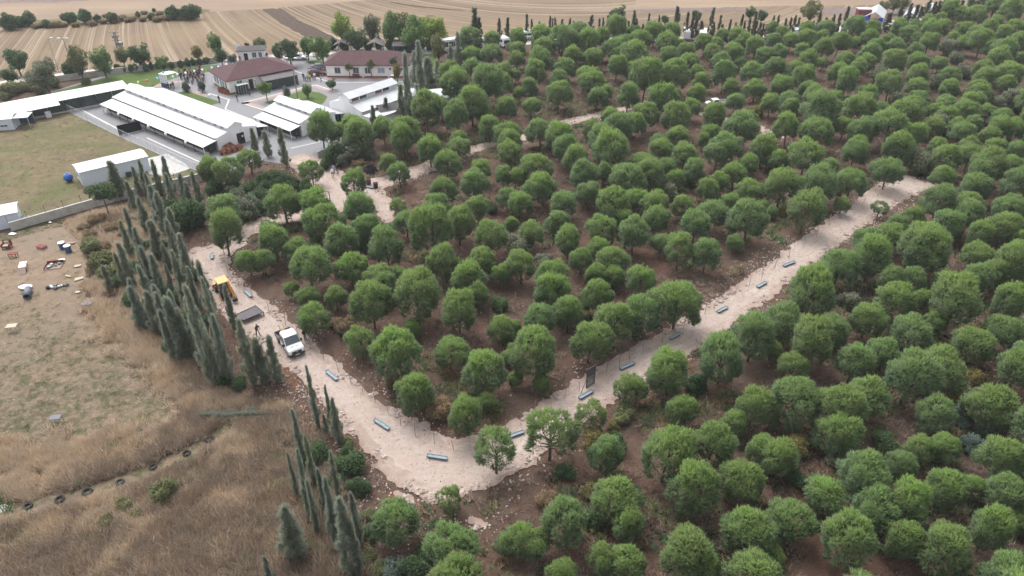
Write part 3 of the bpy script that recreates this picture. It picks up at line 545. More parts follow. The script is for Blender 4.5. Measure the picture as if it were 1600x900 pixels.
# ------------------------------------------------------------------ pines, sighted crown by crown (centre and width)
def parse(s, ox, oy):
    r = []
    for w in s.split():
        a = [float(v) for v in w.split(',')]; r.append((ox+a[0]/4, oy+a[1]/4, a[2]/4))
    return r
PT = {
(400, 0): "410,830,180 510,830,110 620,800,160 650,860,180 800,820,130 940,850,180 1070,720,190 1160,680,110 1260,550,180 1220,470,150 1340,250,140 1340,350,120 1340,440,100 1420,480,120 1480,340,140 1480,270,110 1440,560,190 1350,670,190 1270,770,160 1540,550,120 1560,460,110 1560,690,120 1460,800,140 1420,720,110 1550,830,150 1100,890,70 1270,890,100 1590,300,60",
(800, 0): "40,250,110 40,320,100 30,380,90 170,270,130 200,320,140 180,400,140 300,240,130 310,290,150 410,220,130 370,370,110 340,450,110 500,370,120 480,290,150 560,250,100 620,300,130 650,200,130 750,190,90 700,270,110 800,260,120 890,210,120 960,290,120 990,220,120 1040,280,80 640,350,90 770,360,170 650,430,130 840,380,80 980,370,110 1010,430,100 1090,340,100 1110,390,120 1200,280,110 1270,280,80 1250,340,110 1320,230,90 1400,230,110 1450,270,120 1380,350,120 1310,400,120 1520,310,120 1570,360,100 1430,400,80 1500,460,150 1150,450,80 1190,510,110 1020,510,160 830,510,190 760,460,100 480,480,140 510,530,140 300,520,110 290,600,150 150,490,130 110,570,110 50,600,80 120,670,110 20,470,80 10,690,50 30,830,130 180,830,150 430,700,120 330,720,100 530,620,110 590,590,90 720,630,140 920,640,160 620,740,110 550,740,100 840,750,130 750,780,150 660,820,170 1020,760,170 1110,690,120 1160,610,110 1030,600,60 1320,500,130 1370,560,100 1520,560,130 1390,650,110 1290,720,160 1230,840,110 1420,810,200 1040,860,130 560,880,180 300,860,160 910,890,100 1190,890,80 1590,430,60",
(1200, 0): "30,190,80 30,260,90 90,210,80 140,260,100 60,350,110 40,430,110 250,200,100 240,250,110 345,235,80 370,180,110 440,270,120 270,290,70 340,310,110 210,320,100 530,200,130 540,280,70 620,260,100 650,200,100 680,300,110 640,350,120 740,270,80 790,300,110 820,190,100 880,210,110 910,170,80 1010,200,110 1000,150,90 920,250,80 1000,280,100 910,320,90 1090,190,100 1080,130,70 1120,80,110 1230,190,110 1150,250,80 1210,280,90 1280,240,100 1330,280,130 1380,190,110 1430,150,90 1300,100,120 1410,60,120 1520,100,130 1550,40,110 1320,20,120 1200,110,90 1380,320,100 1470,230,100 1530,200,110 1570,280,110 1460,350,130 1450,390,130 1580,380,80 1500,470,150 1340,450,110 1340,510,120 1320,560,110 1490,540,120 1320,600,110 1300,650,100 1130,490,120 1140,560,110 1070,400,90 940,490,120 930,550,120 930,400,110 940,630,110 770,400,130 760,550,150 560,440,110 620,400,100 480,400,110 430,460,120 480,540,140 340,400,70 250,400,130 160,450,110 210,510,150 80,550,130 250,570,110 140,630,120 280,630,130 150,690,120 390,620,100 310,720,200 120,820,150 310,840,180 620,600,120 570,690,190 700,700,90 590,840,150 760,800,200 870,720,180 1100,640,80 1110,680,110 1100,740,130 1280,790,100 1460,750,110 1450,830,130 1370,860,120 1210,850,130 930,860,120 1590,840,50 860,830,130",
(0, 225): "1440,200,150 1330,190,130 1390,420,190 1400,570,220 1560,760,130 1560,100,140",
(400, 225): "350,190,120 170,370,210 390,400,190 600,260,140 650,410,190 830,120,110 900,200,130 1090,50,150 1190,130,150 1010,270,200 1170,310,140 1360,280,150 1380,110,170 1550,220,110 1570,350,120 1140,430,150 1390,420,130 940,500,150 1110,590,240 1270,530,180 1460,590,190 690,540,160 440,530,200 530,640,220 830,690,200 590,790,180 120,650,170 250,680,160 330,790,230 50,760,130 780,840,190 890,840,110 1190,760,180 1430,730,180 1320,860,210 1520,840,120 1580,790,100 1590,520,90 1580,0,140 1260,20,140 370,650,80 930,0,150",
(800, 225): "160,160,170 200,270,190 350,50,160 400,120,150 600,60,230 930,40,140 810,130,160 1070,100,150 570,200,120 440,230,180 470,320,160 730,250,190 860,220,170 950,180,120 1030,240,110 1140,200,130 50,370,150 20,230,100 320,390,170 290,490,150 630,390,190 770,350,150 910,390,170 570,570,160 690,480,130 760,580,200 890,500,160 1070,390,140 1240,440,190 1140,540,170 1280,90,140 1290,260,110 1390,200,150 1480,140,120 1330,30,180 1480,300,150 1220,310,120 1360,370,120 1480,490,220 1570,400,90 1040,690,170 1210,710,170 1390,620,110 120,570,150 350,640,150 60,770,180 260,860,200 430,740,140 540,680,140 640,740,190 530,830,140 640,850,120 800,880,160 930,620,130 1560,60,150 1590,120,80",
(1200, 225): "60,110,140 230,100,200 380,150,120 540,60,150 80,290,200 310,270,200 520,250,180 750,170,180 230,440,200 20,440,70 460,380,100 360,650,180 580,530,200 1120,110,170 1080,210,140 1360,150,190 1330,220,140 1290,300,150 1260,380,130 1560,60,120 1590,150,90 1550,290,180 1240,480,170 1460,540,190 1520,390,130 1500,440,140 1050,400,200 900,480,130 810,530,130 780,590,160 980,650,280 640,730,240 440,790,200 940,740,190 320,860,170 1310,700,180 1480,770,220 1420,830,160 1560,640,130 1300,870,160 250,880,100 760,880,150 900,870,150 1080,870,120 1580,850,100 1570,530,80",
(400, 450): "330,60,140 360,190,190 500,80,130 730,130,240 1010,90,260 660,370,160 970,270,110 910,440,310 985,690,210 1270,170,230 1380,60,140 1210,410,200 1540,270,170 1450,550,260 1320,820,200 1590,440,60 1440,720,130 230,30,60 780,10,150",
(800, 450): "160,440,250 170,230,190 20,260,80 350,170,200 240,60,200 540,80,180 480,340,240 640,260,220 820,170,230 1030,100,280 1040,770,170 1310,480,250 1500,330,250 1500,770,230 1590,200,60 1380,870,150 20,580,50 190,610,110 10,400,60",
(1200, 450): "270,70,260 110,210,240 20,390,120 400,310,170 620,190,220 790,90,230 940,70,120 1170,110,280 1030,230,120 1500,130,200 1450,290,200 1270,360,230 900,290,240 730,420,190 280,380,260 160,520,180 530,490,230 1080,520,260 870,600,290 620,690,270 150,740,260 400,780,250 1370,740,280 1540,560,220 1080,840,220 10,830,60 1570,60,100",
(400, 675): "880,580,260 1240,840,290 1560,700,150",
(800, 675): "600,180,200 950,180,290 1240,110,250 680,420,280 720,600,200 350,610,260 90,680,220 1150,390,300 1420,300,240 1480,620,290 1090,760,290 1560,120,180 560,820,180 720,850,240 320,890,170 1570,780,150 1200,860,180",
(1200, 675): "50,180,220 400,20,240 370,420,250 150,570,260 570,310,270 810,210,180 960,130,180 1100,110,190 1430,200,250 1280,370,150 1100,400,240 1490,400,240 660,500,270 880,480,260 540,760,310 830,700,220 1110,760,300 1350,650,250 1560,560,150 10,560,80 10,700,80 1570,300,120 20,800,110",
}
SPT = {(400, 225): "890,400,120", (1200, 225): "700,400,110", (800, 450): "700,620,210 500,800,210 240,920,330 780,660,140", (400, 675): "1500,120,290 1210,430,170"}
ALL = []
for D, sp in ((PT, False), (SPT, True)):
    for (ox, oy), s in D.items():
        for x, y, w in parse(s, ox, oy):
            d = 4.5
            for _ in range(4): X, Y = at(x, y, .70*d); d = w/F*depth(X, Y, .70*d)
            d = min(max(d, 1.6), 7.5); X, Y = at(x, y, .70*d); ALL.append((X, Y, d, w, sp))
# thin out double sightings of one crown
KEEP = []
for a in sorted(ALL, key=lambda q: -q[3]):
    if all((a[0]-b[0])**2+(a[1]-b[1])**2 > (.14*(a[2]+b[2]))**2 for b in KEEP): KEEP.append(a)
SHOW = [(575, 274), (589, 264), (566, 270), (745, 238), (656, 268), (922, 185), (886, 193), (1196, 208), (640, 266), (660, 260), (742, 232), (768, 229), (822, 213), (905, 190), (940, 178), (580, 268), (572, 266), (577, 285), (588, 291), (521, 270), (598, 318), (606, 332), (1113, 161), (1190, 203), (1205, 210), (1440, 286), (1420, 288), (1404, 296), (1388, 305), (1362, 324), (1330, 343), (1300, 365), (1262, 395), (1225, 422), (1190, 448), (1150, 475)]
def shows(a):
    X, Y, d, w, sp = a; zz = .72*d; dp = depth(X, Y, zz); cx = 800+F*X/dp; cy = 450-F*(Y*math.sin(TH)+(zz-CAMH)*math.cos(TH))/dp
    return sp or all(math.hypot((cx-x)/(.48*w), (cy-y)/(.60*w)) > 1 for x, y in SHOW)
KEEP = [a for a in KEEP if shows(a)]
gf = np.random.default_rng(15); added = 0; TX = [(a[0], a[1], a[2]) for a in KEEP]; cx_ = gf.uniform(-40, 190, 9000); cy_ = gf.uniform(31, 215, 9000); crs = road_sd(cx_, cy_); ccp = sd_poly(COMPOUND, cx_, cy_); cfd = sd_poly(FIELD0, cx_, cy_)
LOOP = [at(*p) for p in ((525, 335), (400, 360), (360, 400), (360, 460), (450, 530), (560, 630), (680, 735), (790, 705), (1000, 568), (1200, 436), (1415, 282), (1180, 196), (900, 188), (660, 265))]; cin = sd_poly(LOOP, cx_, cy_)
for X, Y, r_, c_, f_, i_ in zip(cx_, cy_, crs, ccp, cfd, cin):
    dep = depth(X, Y, 2); xp = 800+F*X/dep
    if Y > 135 or r_ < 2.4 or c_ < 6 or f_ < 5 or xp > 1640 or (X < 3 and Y < 68 and i_ > 0) or (X < -22 and i_ > 0): continue
    d = gf.uniform(3.0, 4.3); gap = .70 if i_ < 0 else .53
    if all((X-a)**2+(Y-b)**2 > (gap*(d+e))**2 for a, b, e in TX): TX.append((X, Y, d)); a_ = (X, Y, d, d*F/dep, False); KEEP += [a_] if shows(a_) else []; added += 1
KEEP.sort(key=lambda q: -q[3]); print('filled', added, 'total', len(KEEP))
inside = [at(*p) for p in ((525, 335), (400, 360), (360, 400), (360, 460), (450, 530), (560, 630), (680, 735), (790, 705), (1000, 568), (1200, 436), (1415, 282), (1180, 196), (900, 188), (660, 265))]
LM = [(at(350, 462), 'the orange digger'), (at(455, 550), 'the white flatbed truck'), (at(918, 605), 'the dark mesh gate'), (at(578, 268), 'the black tarpaulin'), (at(1116, 166), 'the half-hidden white pickup'), (at(662, 172), 'the rust-streaked metal shed'), (at(508, 316), 'the bare gate frame'),
 (at(683, 714), 'the trough in the wide gravel bend'), (at(1440, 288), 'the far end of the straight gravel road'), (at(742, 816), 'the small gravel tongue below the bend'), (at(1232, 413), 'the last blue trough on the straight road'), (at(1128, 484), 'the third blue trough beyond the gate'), (at(1054, 525), 'the second blue trough beyond the gate'), (at(332, 400), 'the trough at the upper road bend'), (at(596, 663), 'the trough half-way from truck to bend'), (at(1345, 36), 'the maroon cabin on stilts'),
 (at(778, 478), 'the dark dense shrub amid the looped plantation'), (at(1245, 700), 'the bright yellow-leaved bush'), (at(1525, 698), 'the large blue-green shrub'), (at(1200, 208), 'the short gravel patch in the far wood'), (at(908, 388), 'the white litter sheet under the pines'), (at(958, 668), 'the small yellow bush by the road'), (at(1488, 630), 'the yellow bush in the right wood'), (at(1097, 290), 'the orange-yellow shrub inside the loop'), (at(1170, 319), 'the spread yellow shrub inside the loop'), (at(855, 742), 'the dead brush heap below the bend'), (at(713, 79), 'the white coach'), (at(740, 233), 'the inner gravel path first curve')]
ORD = ['closest to', 'second closest to', 'third closest to', 'fourth closest to']
NIND = 300; REST = []; IND = []
for a in KEEP:
    (IND if a[4] or len(IND) < NIND else REST).append(a)
rank = {}
for k, a in enumerate(IND):
    dl = sorted((math.dist(a[:2], p), q) for q, (p, nm) in enumerate(LM)); rank.setdefault(dl[0][1], []).append((dl[0][0], k))
TAG = {}
for q, l in rank.items():
    for o_, (dd, k) in enumerate(sorted(l)[:4]):
        if dd < 22: TAG[k] = 'pine tree standing %s %s' % (ORD[o_], LM[q][1])
for k, a in enumerate(IND):
    X, Y, d, w, sp = a; rs = float(road_sd(np.array([X]), np.array([Y]))[0]); ins = float(sd_poly(inside, np.array([X]), np.array([Y]))[0]) < 0
    big = 'large broad' if d > 5.0 else ('small young' if d < 3.4 else 'rounded')
    if sp: lab, grp = ('thin see-through pine tree growing in the pale gravel road', 'thin pines in the gravel road') if rs < .5 else ('thin see-through pine tree at the edge of the gravel road', 'thin pines at the road edge')
    elif rs < 2.2: lab, grp = ('%s pine tree standing right at the edge of the pale gravel road' % big, big+' pines along the gravel road')
    elif ins: lab, grp = ('%s pine tree in the plantation enclosed by the gravel loop road' % big, big+' pines inside the loop road')
    else: lab, grp = ('%s pine tree in the wood outside the gravel loop road' % big, big+' pines outside the loop road')
    if k in TAG: lab = ('thin ' if sp else big+' ')+TAG[k]; grp = 'pines near landmarks'
    kit = random.choice(SPARSE if sp else PINES); s = d/2.0*(1.08 if sp else 1.14)
    plant('pine_tree', lab, 'pine tree', kit, (X, Y, zat(X, Y)-.05), random.uniform(0, 6.28), (s*random.uniform(.93, 1.07), s*random.uniform(.93, 1.07), s*random.uniform(.88, 1.18)), grp).rotation_euler[0] = random.gauss(0, .05)
source('pine_pick', [c for t, c in PINES]); source('trunk_pick', [t for t, c in PINES])
# beyond the frame the wood goes on
ex = []
g = np.random.default_rng(4)
for _ in range(2600):
    Y = g.uniform(14, 330); X = g.uniform(-60, 300)
    half = 800/F*depth(0, Y, 0)
    edge = 20+.72*Y
    if Y < 30 and X < -8: continue
    if not (X > half+1.5 or (Y < 30.5 and X > -8) or (Y > 246 and X > 172+(Y-246)*.2)): continue
    if Y > 205 and X < 130: continue
    if all((X-b[0])**2+(Y-b[1])**2 > 14 for b in ex): ex.append((X, Y, g.uniform(3.4, 5.4), 1, False))
REST += ex
n = len(REST); A = np.array([r[:3] for r in REST]); sc = A[:, 2:3]/2*1.14
rot = np.zeros((n, 3)); rot[:, 2] = g.uniform(0, 6.28, n); scl = np.concatenate([sc, sc, sc*g.uniform(.9, 1.1, (n, 1))], 1); idx = g.integers(0, len(PINES), n)
P = np.concatenate([A[:, :2], (hgt(A[:, 0], A[:, 1])-.05)[:, None]], 1)
scatter('distant_pine_wood', 'mass of green pine crowns in the far wood by the fields', 'pine wood', 'pine_pick', P, rot, scl, idx)
scatter('distant_pine_trunks', 'brown trunks under the far pine wood crowns', 'tree trunks', 'trunk_pick', P, rot, scl, idx)

# ------------------------------------------------------------------ cypresses: sighted top, base, width
def cyps(ox, oy, s, label, grp, kits, wmin=.5):
    lab0 = label
    for w_ in s.split():
        tx, ty, bx, by, w = [float(v)/4 for v in w_.split(',')]; label = lab0
        X, Y = at(ox+bx, oy+by); h = max(2., height_at(X, Y, oy+ty)); wd = max(wmin, w/F*depth(X, Y, h/2))*(1.45 if Y > 170 else 1.)
        if 'ragged belt' in label:
            dr = float(road_sd(np.array([X]), np.array([Y]))[0]); dy = float(sd_poly(YARD, np.array([X]), np.array([Y]))[0]); label = 'tall grey-green cypress on the %s of the belt between dirt yard and gravel road' % ('road side' if dr < 3.2 else ('yard side' if dy < 5 else 'inside'))
        plant('cypress_tree', label, 'cypress', random.choice(kits), (X, Y, -.02), random.uniform(0, 6.28), (wd*.41, wd*.41, h), grp)
L1 = ('tall grey-green cypress in the ragged belt between the dirt yard and the gravel road', 'cypresses in the belt by the dirt yard')
cyps(0, 225, "680,110,760,345,120 840,140,880,320,55 890,100,935,330,60 960,100,1015,330,60 1025,80,1085,330,65 1135,185,1165,350,60 1210,170,1265,430,65 940,260,1005,500,80 1000,300,1055,580,90 940,480,1015,740,115 860,520,925,800,75 1030,630,1065,800,55 745,620,835,905,85 650,760,700,930,65 960,690,1030,980,95 1110,670,1190,1060,85 1055,750,1095,960,45 1200,770,1250,1050,65 1250,730,1335,1090,85 790,400,855,640,60 700,680,790,900,60 1180,240,1205,430,70 1090,400,1120,640,90 900,640,960,900,80", *L1, CYP)
cyps(0, 450, "790,-10,900,260,95 900,20,1000,290,105 1010,30,1070,330,95 1075,60,1165,460,140 1150,-10,1345,620,105 1290,-60,1395,420,65 1310,370,1375,620,65 1380,170,1445,600,85 1420,-20,1475,270,65 1540,200,1595,620,105 1160,130,1200,440,90 1240,230,1290,500,90", *L1, CYP)
cyps(400, 450, "20,320,60,600,120 105,300,145,600,90", 'bushy grey-green cypress right beside the white flatbed truck', 'cypresses beside the truck', CYP)
cyps(0, 225, "800,230,850,430,60 870,330,930,560,70 760,480,830,720,60 1060,470,1120,760,70 1140,560,1200,860,75 980,880,1060,1200,80 1080,920,1170,1290,80 880,760,970,1080,80 1180,960,1270,1340,80 1300,900,1390,1300,70 1050,180,1100,420,60 920,180,970,400,55 1290,1120,1370,1480,75 1010,1040,1100,1360,80 820,840,900,1120,75", *L1, CYP)
L2 = ('slender grey-green cypress on the reddish bank beside the gravel road bend', 'cypresses on the bank by the bend')
cyps(400, 450, "320,490,395,890,55 455,610,485,910,42 485,690,525,980,75 430,790,445,920,42", *L2, CYP)
cyps(400, 675, "245,-140,300,200,70 285,110,355,550,72 210,130,262,410,48 390,225,440,500,65 440,285,515,715,90 540,415,610,900,150 80,780,100,960,65", *L2, CYP)
cyps(400, 675, "320,20,372,340,60 470,120,522,430,60 585,540,645,900,90 340,300,392,640,60 600,380,650,720,80", *L2, CYP)
cyps(400, 675, "185,465,255,790,170", 'broad pale young conifer standing in the tall dry grass', None, CYP[:1])
cyps(400, 0, "735,660,747,850,62 815,610,822,760,58 905,530,920,780,75 960,330,965,790,85 1025,260,1040,680,85 1000,320,1010,600,95 1070,360,1085,600,125 1130,380,1140,540,60", 'tall dark cypress beside the white sheds at the pine wood edge', 'cypresses beside the white sheds', CYP)
cyps(400, 0, "1255,200,1268,440,58 1210,280,1220,450,62", 'dark cypress between the round pines and the maroon-roofed bungalow', 'cypresses by the bungalow lawn', CYP)
cyps(0, 0, "1585,800,1600,950,62 1660,815,1680,985,62 1764,800,1790,1045,72", 'narrow dark cypress standing against the near end of the long white kennel barn', 'cypresses by the barn end', CYP)
L3 = ('dark narrow cypress in the long row along the stubble field', 'cypress row along the field')
row = "1370,50,70 1395,110,45 1443,205,16 1520,115,34 1570,110,42"
for t in row.split():
    x, y, w = [float(v) for v in t.split(',')]; cyps(400, 0, '%f,%f,%f,%f,%f' % (x, y, x+3, 285, w), *L3, CYPFAR)
row = "92,90,34 122,120,26 170,135,26 198,150,20 235,100,26 250,115,22 265,110,24 310,120,34 358,115,28 380,130,24 490,95,42 540,115,26 562,110,26 590,95,26 690,140,26 720,130,26 750,65,38 768,115,30 785,160,22 810,150,26 842,85,28 880,130,24 905,95,22 955,120,30 1010,40,42 1080,75,36 1115,75,34 1140,120,34 1170,130,36 1235,50,36 1250,140,24 1285,95,30 1305,150,22 1350,120,26 1385,140,28 1420,90,30 1440,130,24 1470,110,28 1500,70,34 1515,130,28 1540,140,28 1560,150,28 1580,150,26"
for t in row.split():
    x, y, w = [float(v) for v in t.split(',')]; cyps(800, 0, '%f,%f,%f,%f,%f' % (x, y, x, 252-max(0, x-1000)*.03, w), *L3, CYPFAR)
row = "15,95,26 45,95,26 95,115,28 125,110,28 150,95,30 175,110,28 200,140,24 245,130,26 270,130,24 300,70,36 345,110,30 390,90,30 425,85,32 465,40,38 505,100,24 760,80,58 825,40,48 885,20,44 930,30,44 960,40,36 1000,0,48 1040,10,40 1070,5,40 1100,0,42 1130,0,42 1160,0,42 1190,0,42 1220,0,40"
for t in row.split():
    x, y, w = [float(v) for v in t.split(',')]; b = 228-x*.035 if x < 600 else 205-(x-740)*.16
    cyps(1200, 0, '%f,%f,%f,%f,%f' % (x, y, x-(x/30. if x > 700 else 0), b, w), *L3, CYPFAR)

# ------------------------------------------------------------------ broadleaf trees and shrubs
KITS = {}
for k, (mat, var) in enumerate([('leaf_dark', 2), ('leaf_mid', 2), ('leaf_lime', 2), ('leaf_olive', 2), ('leaf_grey', 2), ('leaf_blue', 2), ('leaf_yellow', 2), ('leaf_brown', 1)]):
    KITS['t_'+mat] = [leaf_kit(k*10+i, mat, 34, 150, .10, .075, lr=(.18, .40), fill=.78) for i in range(var)]
    KITS['s_'+mat] = [leaf_kit(k*10+5+i, mat, 20, 190, .10, .075, .62, .62, (.26, .42), False, .66) for i in range(var)]
def bush(x, y, w, mat, label, tall=False, hr=1., name=None, cat=None, group=None):
    d = 3.; zk = .65*hr if tall else .3
    for _ in range(4): X, Y = at(x, y, zk*d); d = w/F*depth(X, Y, zk*d)
    s = d/2.*(1.25 if Y > 150 and tall and X > -62 else 1.0)
    return plant(name or ('broadleaf_tree' if tall else 'shrub'), label, cat or ('tree' if tall else 'shrub'), random.choice(KITS[('t_' if tall else 's_')+mat]), (X, Y, -.02 if Y > 150 or x < 420 else zat(X, Y)-.05), random.uniform(0, 6.28), (s, s, s*hr), group)
def bushes(ox, oy, s, mat, label, grp, **k):
    for x, y, w in parse(s, ox, oy): bush(x, y, w, mat, label, group=grp, **k)
T = dict(tall=True)
bush(24, 94, 38, 'leaf_dark', 'dense dark round tree alone at the stubble field edge', **T)
bush(14, 118, 26, 'leaf_dark', 'dark green tree by the pale track left of the perimeter wall', **T)
bush(68, 118, 46, 'leaf_grey', 'wide pale olive tree behind the kennel wing roof', **T)
bush(122, 98, 30, 'leaf_olive', 'tall thin grey-olive tree beside the floodlight pole', hr=1.6, **T)
bush(158, 94, 36, 'leaf_mid', 'bright green tall tree standing on the lawn by the perimeter wall', hr=1.2, **T)
bush(190, 87, 26, 'leaf_olive', 'small olive-yellow tree beyond the perimeter wall', **T)
bush(216, 86, 36, 'leaf_dark', 'dark spreading tree beyond the perimeter wall', **T)
bush(252, 97, 22, 'leaf_mid', 'small round green tree on the perimeter wall line', **T)
bush(336, 68, 24, 'leaf_mid', 'tall green tree against the stubble behind the maroon-roofed hall', hr=1.5, **T)
bush(308, 82, 20, 'leaf_yellow', 'yellowing tree near the perimeter wall corner', **T)
bush(345, 88, 22, 'leaf_dark', 'dark tree next to the small gatehouse', **T)
bush(362, 93, 16, 'leaf_blue', 'blue-grey conifer at the gatehouse wall', **T)
bush(405, 71, 22, 'leaf_olive', 'dull green tree behind the small gatehouse', **T)
bush(108, 108, 22, 'leaf_dark', 'dark bush-like tree at the foot of the floodlight pole', **T)
bushes(0, 0, "60,145,130 185,125,110 435,120,100 525,110,110 690,115,90 940,105,60 1080,90,110 1190,80,130 960,65,30 120,140,90 300,150,70 610,120,60 860,95,50", 'leaf_dark', 'dark green hedge bush in the hedgerow across the stubble fields', 'hedgerow bushes', hr=1.1)
bushes(0, 0, "40,165,60 220,160,60 310,155,60 390,150,60 470,150,60 570,140,70 640,130,60 720,125,60 800,120,60 890,115,60 980,115,70 1050,110,60 1130,100,70 1220,90,60 660,95,50 900,75,50 1000,80,60 260,150,60 350,145,80 760,105,80 830,110,60 1010,105,60", 'leaf_brown', 'brownish scrub bush in the hedgerow across the fields', 'hedgerow scrub', hr=.7)
bushes(0, 0, "60,560,130 130,540,110 200,540,90 340,510,110 250,560,90 20,600,80 540,510,60", 'leaf_olive', 'scrubby olive bush between the kennel wing and the lawn', 'scrub behind the kennel wing')
bushes(0, 0, "740,430,50 775,440,45 815,435,50 850,430,45 880,425,45 915,430,50 950,420,45 985,420,40 1030,415,40 1075,415,45 1130,410,45 1170,400,50 1210,395,45 1250,395,45 1290,385,45 660,450,60 440,460,80 500,465,70", 'leaf_dark', 'clipped dark shrub along the inside of the perimeter wall', 'shrubs along the perimeter wall', hr=1.5)
bush(290, 138, 17, 'leaf_blue', 'round blue-grey shrub on the lawn wedge by the crowd', hr=1.4); bush(315.5, 140, 14, 'leaf_blue', 'pointed blue-grey shrub on the lawn wedge near the hall', hr=2.0)
bush(535, 52, 27, 'leaf_lime', 'yellow-green tree rising behind the maroon-roofed bungalow', hr=1.3, **T)
bush(556, 66, 28, 'leaf_dark', 'dark tree between the lime-green trees behind the bungalow', **T)
bush(581, 50, 23, 'leaf_grey', 'sparse grey-green tree behind the bungalow roof', hr=1.4, **T)
bush(610, 52, 28, 'leaf_mid', 'full green tree in the middle of the row behind the bungalow', hr=1.3, **T)
bush(628, 48, 25, 'leaf_olive', 'tall dull green tree in the row behind the bungalow', hr=1.4, **T)
bush(646, 60, 38, 'leaf_mid', 'wide pale green tree behind the bungalow shed', hr=1.0, **T)
bush(665, 50, 23, 'leaf_lime', 'tall lime-yellow tree near the white coach', hr=1.3, **T); bush(683, 55, 28, 'leaf_lime', 'broad lime-green tree next to the white coach', hr=1.2, **T)
bushes(400, 0, "480,290,80 560,300,80 640,285,90 700,290,80 770,280,80 840,285,80 900,290,80 960,290,80 1030,285,80 1090,290,80 1150,285,70", 'leaf_dark', 'dark hedge shrub in the row behind the bungalow', 'hedge behind the bungalow', hr=1.3)
bush(503, 82, 28, 'leaf_mid', 'leafy green tree over the parked cars', **T); bush(480, 77, 20, 'leaf_mid', 'narrow green tree at the car park edge', hr=1.4, **T)
bush(452, 85, 27, 'leaf_dark', 'dull green tree by the hall car park', **T); bush(434, 86, 14, 'leaf_dark', 'small upright tree behind the hall roof', hr=1.5, **T); bush(405, 71, 20, 'leaf_mid', 'pale green tree by the field behind the gatehouse', **T)
def btree(base, cx, cy, w, mat, label, name='broadleaf_tree', cat='tree', hr=1.):
    X, Y = at(*base); zc = height_at(X, Y, cy); d = w/F*depth(X, Y, zc); t = thing(name, label, cat, (X, Y, 0)); tm, cr = random.choice(KITS['t_'+mat])
    o = link('crown', cr, None, t); s_ = d/2*.95; o.scale = (s_, s_, s_*hr); o.location = (0, 0, zc-1.35*s_*hr); o.rotation_euler = (0, 0, random.random()*6)
    MB().cyl((0, 0, -.1), (0, 0, zc), .11, .06, 7).build('trunk', 'bark', t)
btree((547, 122.5), 547, 105, 14, 'leaf_olive', 'small brownish street tree before the bungalow left windows'); btree((581, 122.5), 581, 101, 15, 'leaf_olive', 'small brownish street tree before the bungalow middle window', hr=1.2)
btree((617, 124), 616, 96, 15, 'leaf_dark', 'small dark tree rising against the bungalow roof', hr=1.1); btree((622, 133), 622, 113, 17, 'leaf_yellow', 'yellow-green pointed tree by the bungalow right end', hr=1.7)
btree((519.5, 141), 519, 131, 20, 'leaf_dark', 'round clipped tree on the courtyard pavement', hr=.85); btree((481.5, 153), 481, 140, 17, 'leaf_mid', 'cone-shaped conifer on the courtyard lawn', hr=1.4); btree((450, 155), 450, 144, 13, 'leaf_blue', 'grey-green conifer on the courtyard lawn by the lamp post', hr=1.5)
btree((418, 158), 416, 138, 24, 'leaf_mid', 'ball-crowned tree on a bare stem at the courtyard lawn corner', hr=.9)
bush(685, 82, 20, 'leaf_olive', 'yellowing dying tree on the bungalow lawn', hr=1.6, **T)
btree((172, 340), 160, 300, 46, 'leaf_dark', 'dark wide-crowned tree growing through the concrete yard wall', hr=.8)
bushes(0, 225, "1160,470,230 1100,420,150 1230,480,130", 'leaf_dark', 'dark evergreen shrub under the cypress belt', 'dark shrubs under the cypresses', hr=1.4)
bushes(0, 225, "860,780,130 960,860,140 1060,980,150 1160,1100,150 1240,1260,160 1000,620,140 1200,820,150 1320,1340,150 1400,1460,150 1080,1260,140 920,1100,130 800,980,130 720,860,130 880,640,120 1480,1500,130 1290,1120,130", 'leaf_dark', 'dark undergrowth bush between the stems of the cypress belt', 'undergrowth of the cypress belt', hr=1.0)
bushes(0, 225, "600,470,130 700,520,120 560,560,110 780,560,110 640,640,120 520,520,90", 'leaf_brown', 'brown dry scrub bush between the concrete wall and the cypress belt', 'dry scrub by the belt', hr=.8)
bushes(0, 225, "620,720,190 560,640,150 700,800,150", 'leaf_olive', 'olive bramble shrub at the dirt yard edge by the cypresses', 'brambles at the yard edge')
bushes(0, 225, "1540,400,170 1500,330,110 1440,310,100", 'leaf_grey', 'grey-green oak bush beside the gravel road entrance', 'oak bushes by the road entrance', hr=1.2)
bushes(400, 225, "60,250,140 160,230,150 230,250,110 40,340,120 310,280,120 20,420,90", 'leaf_dark', 'dark oak bush in the thicket below the paved yard', 'thicket below the paved yard', hr=1.2)
bushes(0, 0, "1340,1180,130 1440,1160,130 1540,1190,140 1600,1240,140 1660,1190,130 1400,1300,120 1500,1290,130 1600,1300,120 1320,1130,110 1800,1180,110 1740,1150,120 1850,1170,90", 'leaf_dark', 'dark oak bush in the thicket below the paved yard', 'thicket below the paved yard', hr=1.1)
bushes(0, 0, "1480,1240,130 1560,1340,120 1700,1240,110", 'leaf_grey', 'grey oak bush in the thicket below the paved yard', 'grey bushes in the thicket', hr=1.1)
bush(426, 269, 17, 'leaf_yellow', 'small yellow bush in the dark thicket below the paved yard')
bushes(400, 225, "500,80,170 440,130,100 1060,10,130", 'leaf_dark', 'dark bush at the corner where the gravel meets the paved yard', 'bushes at the paved corner', hr=1.2)
bushes(400, 225, "620,40,190 540,110,100 720,70,90", 'leaf_grey', 'grey-green bush above the black tarpaulin', 'bushes above the tarpaulin', hr=1.2)
bush(560, 254, 24, 'leaf_brown', 'dull brown bush behind the black tarpaulin', hr=.7)
bush(424, 364, 48, 'leaf_mid', 'low wide green bush at the inner edge of the upper gravel road', hr=.9)
